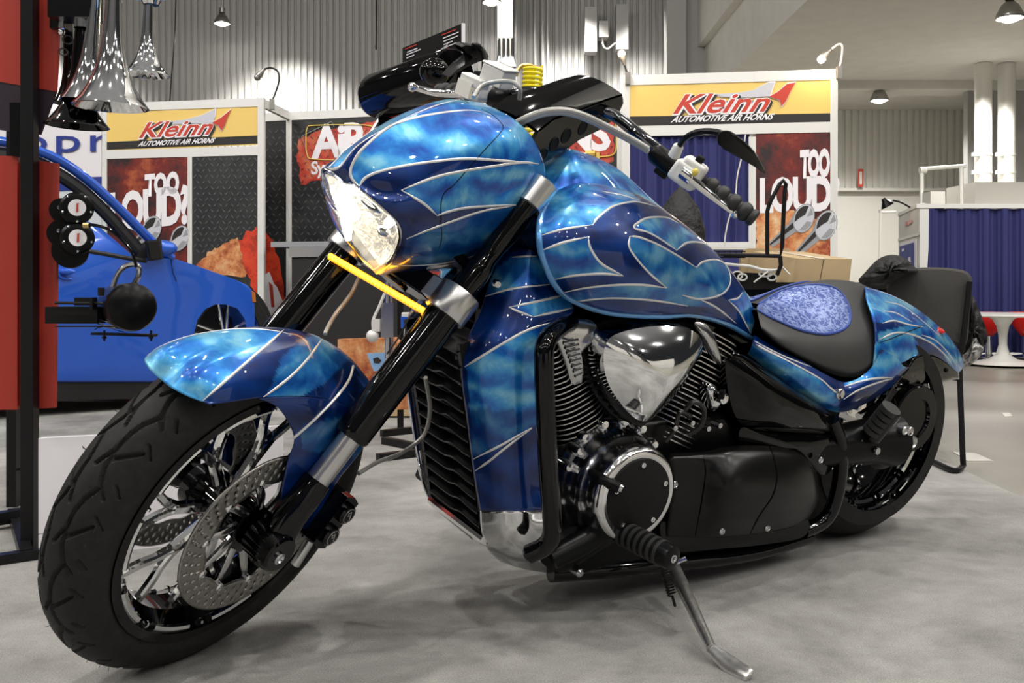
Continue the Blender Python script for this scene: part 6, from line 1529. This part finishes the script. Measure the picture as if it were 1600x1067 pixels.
# big black air tank
a, b = px(588, 151, 3.75), px(705, 116, 3.35); u = (b - a).normalized(); m = Mesh(); L = (b - a).length
m.lathe([(-.035, 0), (-.033, .03), (-.022, .062), (0, .082), (.02, .088), (L, .088), (L + .02, .08), (L + .03, 0)], (0, 0, 0), u, 48, 0); m.tube([Vector((0, 0, 0)) + u * .02 + Vector((0, -.088, .005)), u * (L * .9) + Vector((0, -.088, .012))], .0035, 8, 1)
m.sphere(u * .12 + Vector((0, -.09, .008)), .012, 10, 0)
o = m.build('air_tank', ['black_gloss', 'brushed']); o.location = a; tag(o, 'large glossy black air tank lying above the motorcycle cowl', 'air tank')
m = Mesh(); m.box(px(617, 196, 3.8), (.12, .06, .05), 1); m.tube([px(600, 178, 3.8), px(580, 210, 3.8), px(572, 235, 3.8)], .012, 8, 0); m.box(px(640, 185, 3.85), (.2, .03, .05), 2)
tag(m.build('tank_cradle', ['brushed', 'black_satin', 'red_board'], smooth=False), 'red and black cradle under the large air tank', 'bracket')
c = px(679, 113, 3.2); m = Mesh(); m.sphere((0, 0, 0), .052, 32, 0, sc=(.96, 1, .9)); m.tube([(0, .03, 0), (-.05, .25, .01)], .02, 10, 0); o = m.build('horn_dome', ['black_gloss']); o.location = c; tag(o, 'round glossy black dome in front of the large air tank', 'dome')
# yellow coiled hose
m = Mesh(); q = []
for k in range(481):
    f = k / 480; a = f * 2 * PI * 19; c = px(833 - 6 * f, 104 + 130 * f, 3.9); q.append(c + Vector((math.cos(a) * .036, math.sin(a) * .036, 0)))
m.tube(q, .0062, 8, 0); m.tube([q[-1], px(815, 290, 3.95), px(770, 360, 3.97), px(736, 404, 3.91)], .0062, 8, 0, smooth=6); tag(m.build('coiled_hose', ['yellow_hose']), 'bright yellow coiled air hose hanging behind the handlebar', 'hose')
m = Mesh(); m.tube([px(833, 108, 3.9) + Vector((.036, 0, 0)), px(822, 101, 3.9), px(812, 106, 3.9), px(806, 118, 3.9)], .008, 8, 0, smooth=4); tag(m.build('hose_fitting', ['brass']), 'brass fitting at the top of the yellow coiled hose', 'fitting')
# chrome horns behind the fork
for (a, b, d, rt, rb, lab) in (((668, 470), (660, 580), 3.9, .011, .045, 'tall chrome horn behind the forks, bell near the fender'), ((655, 470), (657, 590), 3.95, .009, .04, 'chrome horn beside the taller one behind the forks')):
    trumpet((a, b, d), rt, rb, lab)
for i, u in enumerate((780, 787, 794, 801)):
    trumpet(((u, 60), (u, 104), 4.0), .006, .016, ('first', 'second', 'third', 'fourth')[i] + ' from the left of four little chrome horns above the brake reservoir', n=16)
m = Mesh(); m.tube([px(*p, 3.95) for p in ((601, 458), (592, 480), (583, 500), (583, 515))], .006, 8, 0, smooth=5); m.sphere(px(582, 525, 3.95), .026, 16, 0); m.box(px(588, 508, 3.95), (.03, .03, .05), 0)
tag(m.build('horn_valve', ['white_metal']), 'pale valve with a curved pipe behind the forks', 'valve')
m = Mesh(); m.box(px(606, 500, 4.0), (.05, .04, .14), 0); m.tube([px(608, 440, 4.0), px(608, 560, 4.0)], .018, 12, 0)
tag(m.build('horn_manifold', ['polished']), 'upright metal manifold block behind the forks', 'manifold')
m = Mesh(); c = px(637, 503, 3.9); m.box(c, (.05, .04, .05), 0); m.box(c + Vector((-.005, 0, .028)), (.035, .04, .02), 1); tag(m.build('solenoid', ['car_blue', 'alu'], bevel=.003), 'small blue solenoid on the red board behind the forks', 'solenoid')
m = Mesh(); P4 = Plane((530, 560, 4.3), (640, 560, 4.2)); sheet(m, P4, jag([(528, 530), (612, 528), (640, 560), (640, 640), (528, 640)], 4, .5, 3), 0, .06, 0); tag(m.build('leaflet_box', ['flame_orange'], smooth=False), 'orange printed box behind the front fender', 'box')
m = Mesh(); sheet(m, P4, [(573, 552), (602, 551), (604, 578), (584, 580)], .02, .004, 0); sheet(m, P4, [(583, 560), (590, 558), (596, 563), (592, 568), (584, 567)], .022, .001, 1); tag(m.build('postcard', ['pale_blue', 'print_black'], smooth=False), 'small sky blue picture card with a dark palm on the orange box', 'card')
m = Mesh(); P5 = Plane((600, 620, 5.0), (700, 620, 5.0)); sheet(m, P5, [(560, 600), (760, 600), (760, 650), (560, 650)], 0, .3, 0); tag(m.build('carton', ['cardboard'], smooth=False), 'brown carton low behind the radiator', 'box')

# ================================================================ TABLE WITH CARTONS behind the seat
m = Mesh(); PT = Plane((1000, 440, 4.55), (1500, 440, 4.3))
tb = empty('table', PT.at(1280, 600)); tb.location.z = 0; tag(tb, 'black topped table behind the seat, loaded with cartons', 'table')
m = Mesh(); sheet(m, PT, [(960, 441), (1470, 441), (1470, 452), (960, 452)], 0, .6, 0); B(m, 'table_top', ['black_matte'], tb, smooth=False)
m = Mesh(); sheet(m, PT, [(970, 452), (1460, 452), (1460, 463), (970, 463)], -.03, .02, 0); B(m, 'apron', ['black_satin'], tb, smooth=False)
for u in (975, 1455):
    for off in (-.03, -.56): m = Mesh(); p = PT.at(u, 450) + PT.n * off; m.box((p.x, p.y, .34), (.03, .03, .68)); B(m, 'leg', ['black_metal'], tb, smooth=False)
def carton(pl, poly, th, lab, off=0, seam=None, topd=None):
    m = Mesh(); sheet(m, pl, poly, off, th, 0)
    if seam: sheet(m, pl, seam, off + .003, .002, 1)
    tag(m.build('carton', ['cardboard', 'tape'], smooth=False), lab, 'box')
# big carton, its lid bulging towards the viewer
m = Mesh(); f0 = [PT.at(1247, 404, -.05), PT.at(1331, 405, -.05), PT.at(1327, 441, -.05), PT.at(1238, 441, -.05)]
bk = Vector((-.13, .34, 0)); bkr = Vector((-.16, .34, 0)); tp = [f0[0] + bk + Vector((0, 0, .045)), f0[1] + bkr + Vector((.04, 0, .045)), f0[2] + bkr, f0[3] + bk]
m.add(f0 + tp, [(0, 1, 2, 3), (4, 5, 1, 0), (0, 3, 7, 4), (1, 5, 6, 2), (4, 7, 6, 5), (3, 2, 6, 7)])
k0 = f0[0].lerp(f0[1], .48); k1 = tp[0].lerp(tp[1], .48); nn = Vector((0, -.3, 1)).normalized() * .002; sx = Vector((.022, 0, 0))
m.add([k0 - sx + nn, k0 + sx + nn, k1 + sx + nn, k1 - sx + nn], [(0, 1, 2, 3)], 1); k2 = f0[3].lerp(f0[2], .48) + Vector((0, -.002, 0)); k3 = k0 + Vector((0, -.002, 0)); m.add([k3 - sx * .06, k3 + sx * .06, k2 + sx * .06, k2 - sx * .06], [(0, 1, 2, 3)], 2)
tag(m.build('carton', ['cardboard', 'tape', 'print_black'], smooth=False), 'large taped cardboard carton standing on the table', 'box')
carton(PT, [(1163, 390), (1171, 388), (1232, 388), (1240, 398), (1236, 441), (1157, 441), (1158, 400)], .2, 'cardboard carton behind the wire rack on the table', off=-.38)
m = Mesh(); PU = Plane((1130, 500, 4.6), (1200, 500, 4.6)); sheet(m, PU, [(1090, 463), (1195, 463), (1195, 530), (1090, 530)], 0, .3, 0); tag(m.build('carton', ['cardboard'], smooth=False), 'cardboard carton in the shade beneath the table', 'box')
m = Mesh(); sheet(m, PT, [(1120, 424), (1216, 428), (1212, 441), (1120, 441)], .0, .12, 0); tag(m.build('tool_tray', ['black_matte'], smooth=False), 'low black tray on the table behind the tank', 'tray')
m = Mesh(); r = random.Random(4)
for (cx_, cy_, rx, ry) in ((1152, 430, 8, 6), (1160, 433, 7, 5), (1196, 428, 10, 4), (1206, 433, 7, 5)):
    q = [PT.at(cx_ + rx * math.cos(a), cy_ + ry * math.sin(a), .02) for a in [2 * PI * i / 16 for i in range(17)]]; m.tube(q, .004, 6, 0)
m.tube([PT.at(*p, .03) for p in ((1130, 412), (1150, 414), (1172, 416), (1190, 421), (1212, 422), (1222, 417))], .007, 8, 0, smooth=4); m.tube([PT.at(1222, 417, .03), PT.at(1234, 429, .03)], .004, 6, 0); m.tube([PT.at(1178, 441, .03), PT.at(1200, 424, .04)], .004, 6, 0)
tag(m.build('white_cable', ['white_metal']), 'tangle of white cables and clips on the black tray', 'cable')
m = Mesh(); q = [PT.at(*p, .05) for p in ((1130, 398), (1219, 400), (1222, 385), (1226, 300), (1228, 288), (1224, 282), (1218, 288), (1202, 318), (1199, 330), (1199, 400))]; m.tube(q, .0095, 10, 0); m.tube([PT.at(1219, 400, .05), PT.at(1220, 415, .05), PT.at(1214, 430, .05)], .0095, 10, 0); m.tube([PT.at(1100, 397, .05), PT.at(1150, 398, .05)], .006, 8, 0)
for u in range(1105, 1165, 9): m.tube([PT.at(u, 392, .05), PT.at(u, 402, .05)], .0025, 6, 0)
m.tube([PT.at(1100, 392, .05), PT.at(1165, 393, .05)], .0035, 6, 0); m.tube([PT.at(1100, 402, .05), PT.at(1165, 402, .05)], .0035, 6, 0)
tag(m.build('wire_rack', ['black_metal']), 'black bent tube rack standing on the table before the horn poster', 'rack')
m = Mesh(); q = [PR.at(*p, .06) for p in ((1165, 210), (1160, 240), (1152, 275), (1150, 300), (1146, 320), (1138, 345), (1133, 370), (1132, 385))]; m.tube(q, .006, 6, 0, smooth=4); tag(m.build('white_cable', ['duct']), 'thin white cable hanging down the navy curtain', 'cable')
# black bag hanging behind the handlebar
m = Mesh(); c = PT.at(1062, 441, 0) - PT.n * .25; m.lathe([(0, 0), (.0, .10), (.10, .125), (.26, .12), (.36, .09), (.43, .04), (.47, .0)], (0, 0, 0), (0, 0, 1), 24, 0); o = m.build('bag', ['jacket']); o.location = c; tag(o, 'black cloth bag standing on the table behind the left handlebar grip', 'bag')

# ================================================================ CHAIR WITH JACKET
ch = empty('chair', pz(1500, 735)); ch.location.z = 0; tag(ch, 'charcoal padded chair with black tube legs at the carpet edge', 'chair')
PH = Plane((1385, 480, 3.76), (1520, 480, 3.68))
m = Mesh(); poly = [(1395, 428), (1430, 419), (1470, 418), (1504, 422), (1516, 430), (1519, 445), (1515, 490), (1510, 538), (1488, 536), (1450, 520), (1395, 505), (1385, 460)]
P = crom(poly, 4, closed=True); c = (sum(p[0] for p in P) / len(P), sum(p[1] for p in P) / len(P)); loops = []
for k, off in ((.9, -.045), (.98, -.035), (1, -.02), (.985, -.006), (.93, .004), (.6, .012), (.1, .014)): loops.append([PH.at(c[0] + (u - c[0]) * k, c[1] + (v - c[1]) * k, off) for u, v in P])
n = len(P); m.add([p for l in loops for p in l], [(i * n + k, i * n + (k + 1) % n, (i + 1) * n + (k + 1) % n, (i + 1) * n + k) for i in range(6) for k in range(n)] + [tuple(6 * n + k for k in range(n)), tuple(range(n))[::-1]])
B(m, 'backrest', ['fabric_dark'], ch)
m = Mesh(); q = [PH.at(1515, 440, .02), PH.at(1511, 480, .02), PH.at(1503, 545, .02), PH.at(1499, 560, .02)]; foot = pz(1504, 728, .012); q += [foot + Vector((0, 0, .05)), foot, pz(1490, 735, .012), pz(1460, 722, .012), pz(1436, 712, .012)]
m.tube(q, .0105, 12, 0, smooth=4); B(m, 'frame', ['black_metal'], ch)
a = PH.at(1499, 592, .02); m = Mesh(); m.tube([a, PH.at(1470, 589, -.1), PH.at(1440, 588, -.2)], .009, 10, 0, smooth=3)
m.tube([PH.at(1400, 470, -.02), PH.at(1398, 560, -.02), Vector((PH.at(1398, 560, -.02).x, PH.at(1398, 560, -.02).y, .012))], .0105, 10, 0); B(m, 'cross_bar', ['black_metal'], ch)
m = Mesh(); a, b = PH.at(1400, 590, -.03), PH.at(1496, 592, -.03)
s_ = [a, b, b - PH.n * .40, a - PH.n * .40]; m.add(s_ + [p + Vector((0, 0, .05)) for p in s_], [(0, 1, 2, 3), (7, 6, 5, 4), (0, 4, 5, 1), (1, 5, 6, 2), (2, 6, 7, 3), (3, 7, 4, 0)]); B(m, 'seat', ['fabric_dark'], ch, bevel=.015)
def cloth(poly, pl, off, th, mt, name, lab, amp=.012, seed=1):
    r = random.Random(seed); P = crom(poly, 5, closed=True); c = (sum(p[0] for p in P) / len(P), sum(p[1] for p in P) / len(P)); n = len(P); vs = []
    ks = (1, 1.0, .85, .65, .4, .15)
    for i, k in enumerate(ks):
        for j, (u, v) in enumerate(P):
            d = (0 if i == 0 else th * (1 - k ** 3 * .9)) + (amp * math.sin(j * .9 + i * 1.7 + seed) + r.uniform(-amp, amp) * .5) * (0 if i == 0 else 1)
            vs.append(pl.at(c[0] + (u - c[0]) * k, c[1] + (v - c[1]) * k, off + (d if i else -th * .5)))
    m = Mesh(); m.add(vs, [(i * n + k, i * n + (k + 1) % n, (i + 1) * n + (k + 1) % n, (i + 1) * n + k) for i in range(len(ks) - 1) for k in range(n)] + [tuple((len(ks) - 1) * n + k for k in range(n)), tuple(range(n))[::-1]])
    return tag(m.build(name, [mt], sangle=80), lab, 'jacket' if 'jacket' in name else 'lining')
cloth([(1342, 440), (1352, 425), (1372, 405), (1392, 398), (1412, 402), (1426, 414), (1434, 424), (1420, 430), (1395, 442), (1370, 446)], PH, .05, .09, 'jacket', 'jacket_hood', 'black jacket heaped on the left shoulder of the chair', .012, 2)
cloth([(1518, 462), (1528, 480), (1536, 500), (1542, 520), (1540, 540), (1530, 545), (1515, 555), (1500, 550), (1494, 520), (1508, 500)], PH, -.06, .03, 'jacket', 'jacket_sleeve', 'black jacket hanging down behind the chair frame', .01, 3)
cloth([(1522, 526), (1530, 535), (1537, 548), (1520, 568), (1505, 573), (1500, 560), (1510, 550), (1516, 540)], PH, -.04, .03, 'lining', 'bag_lining', 'pale grey lining hanging below the black jacket on the chair', .012, 4)

# ================================================================ LOUNGE AND DRAPE BOOTH on the right
tp_ = px(1567, 575, 8.4); c = Vector((tp_.x, 8.4, 0)); tt = empty('pedestal_table', c); tag(tt, 'white pedestal table with a flared foot in front of the navy drape', 'table')
m = Mesh(); m.lathe([(0, .0), (0, .30), (.008, .30), (.02, .20), (.04, .11), (.08, .055), (.16, .034), (.24, .036), (.32, .05), (.38, .085), (.405, .13), (.41, .0)], (0, 0, 0), (0, 0, 1), 48, 0); m.build('pedestal', ['tulip_white'], tt)
m = Mesh(); m.lathe([(.405, 0), (.405, .38), (.415, .40), (.428, .40), (.430, .39), (.430, 0)], (0, 0, 0), (0, 0, 1), 64, 0); m.build('table_top', ['tulip_white'], tt)
for (u, v, rx, lab) in ((1545, 520, .16, 'red shell chair left of the white pedestal table'), (1603, 520, .17, 'red shell chair right of the white pedestal table, cut by the photo edge')):
    c = px(u, 575, 9.08); c.z = 0; e = empty('shell_chair', c); tag(e, lab, 'chair')
    m = Mesh(); vs = []; 
    for i in range(13):
        a = PI * i / 12
        for k in range(25):
            b = PI + PI * k / 24 - PI / 2 + PI / 2; f = math.sin(a * .5 + .1)
            z = .42 - .22 * (i / 12) ** 1.4
            r = rx * (1 - .75 * (i / 12) ** 2.2)
            vs.append((r * math.cos(2 * PI * k / 24), r * .8 * math.sin(2 * PI * k / 24), z if i else .42))
    m.add(vs, grid_faces(13, 25), 0); m.build('shell', ['plastic_red'], e, solid=.012)
    m = Mesh(); m.lathe([(0, 0), (0, .15), (.01, .15), (.03, .03), (.22, .02), (.22, 0)], (0, 0, 0), (0, 0, 1), 24, 0); m.build('foot', ['chrome'], e)
PD = Plane((1450, 330, 9.6), (1600, 330, 9.3))
db = empty('drape_booth', PD.at(1530, 570)); db.location.z = 0; tag(db, 'booth wall of pleated navy drape with a white top rail', 'booth')
m = drape(PD, 1449, 1760, 326, 551, 0, 11, .022, 300); B(m, 'drape', ['drape'], db)
m = Mesh(); sheet(m, PD, [(1432, 318), (1760, 318), (1760, 325), (1432, 325)], .03, .05, 0); sheet(m, PD, [(1437, 322), (1454, 322), (1449, 420), (1446, 551), (1437, 551)], .02, .03, 0); sheet(m, PD, [(1590, 325), (1595, 325), (1595, 551), (1590, 551)], -.05, .03, 0); B(m, 'rail', ['alu'], db, smooth=False)
PW = Plane((1403, 380, 10.6), (1437, 380, 9.7))
wp = empty('side_panel', PW.at(1420, 570)); wp.location.z = 0; tag(wp, 'white booth side panel with a pink mark and a framed blue print', 'booth panel')
m = Mesh(); sheet(m, PW, [(1404, 335), (1435, 320), (1435, 547), (1404, 545)], 0, .03, 0); sheet(m, PW, [(1403, 333), (1437, 317), (1437, 322), (1403, 338)], .01, .05, 1); sheet(m, PW, [(1403, 373), (1437, 363), (1437, 367), (1403, 377)], .01, .05, 1); B(m, 'board', ['hall_white', 'alu'], wp, smooth=False)
m = Mesh(); sheet(m, PW, [(1406, 380), (1431, 373), (1431, 440), (1406, 440)], .012, .01, 0); sheet(m, PW, [(1405.5, 385), (1427, 379), (1427, 420), (1405.5, 420)], .02, .006, 1); sheet(m, PW, [(1409, 389), (1412, 388), (1412, 392), (1409, 393)], .024, .002, 0); sheet(m, PW, [(1419, 402), (1422, 401), (1423, 409), (1419, 409)], .024, .002, 0); B(m, 'framed_print', ['print_white', 'print_navy'], wp, smooth=False)
m = Mesh()
for u, v in ((1414, 347), (1418, 345.5), (1421, 343.5)): sheet(m, PW, [(u, v), (u + 3, v - 1), (u + 3, v + 5), (u, v + 6)], .012, .002, 0)
B(m, 'pink_mark', [mat('pink_print', (.75, .42, .38), 0, .5)], wp, smooth=False)
m = Mesh(); a, b = px(1422, 324, 10), px(1395, 313, 10); m.tube([a, px(1408, 316, 10), b], .01, 8, 0, smooth=3); m.lathe([(0, .02), (.03, .03), (.09, .07), (.09, 0)], px(1380, 310, 10), (.5, 0, -.85), 18, 0); m.sphere(px(1387, 317, 10), .035, 12, 1)
tag(m.build('clip_lamp', ['black_satin', 'bulb_warm']), 'black clip lamp reaching out above the white booth panel', 'lamp')
m = Mesh(); m.box(px(1395, 330, 18), (.5, .05, .05), 0); m.tube([px(1376, 332, 17), px(1374, 400, 17), Vector((px(1374, 0, 17).x, 17, 0))], .02, 8, 0); m.tube([px(1376, 332, 17), px(1400, 331, 17)], .02, 8, 0); tag(m.build('hand_rail', ['duct']), 'thin pale pipe frame against the far white wall', 'rail')
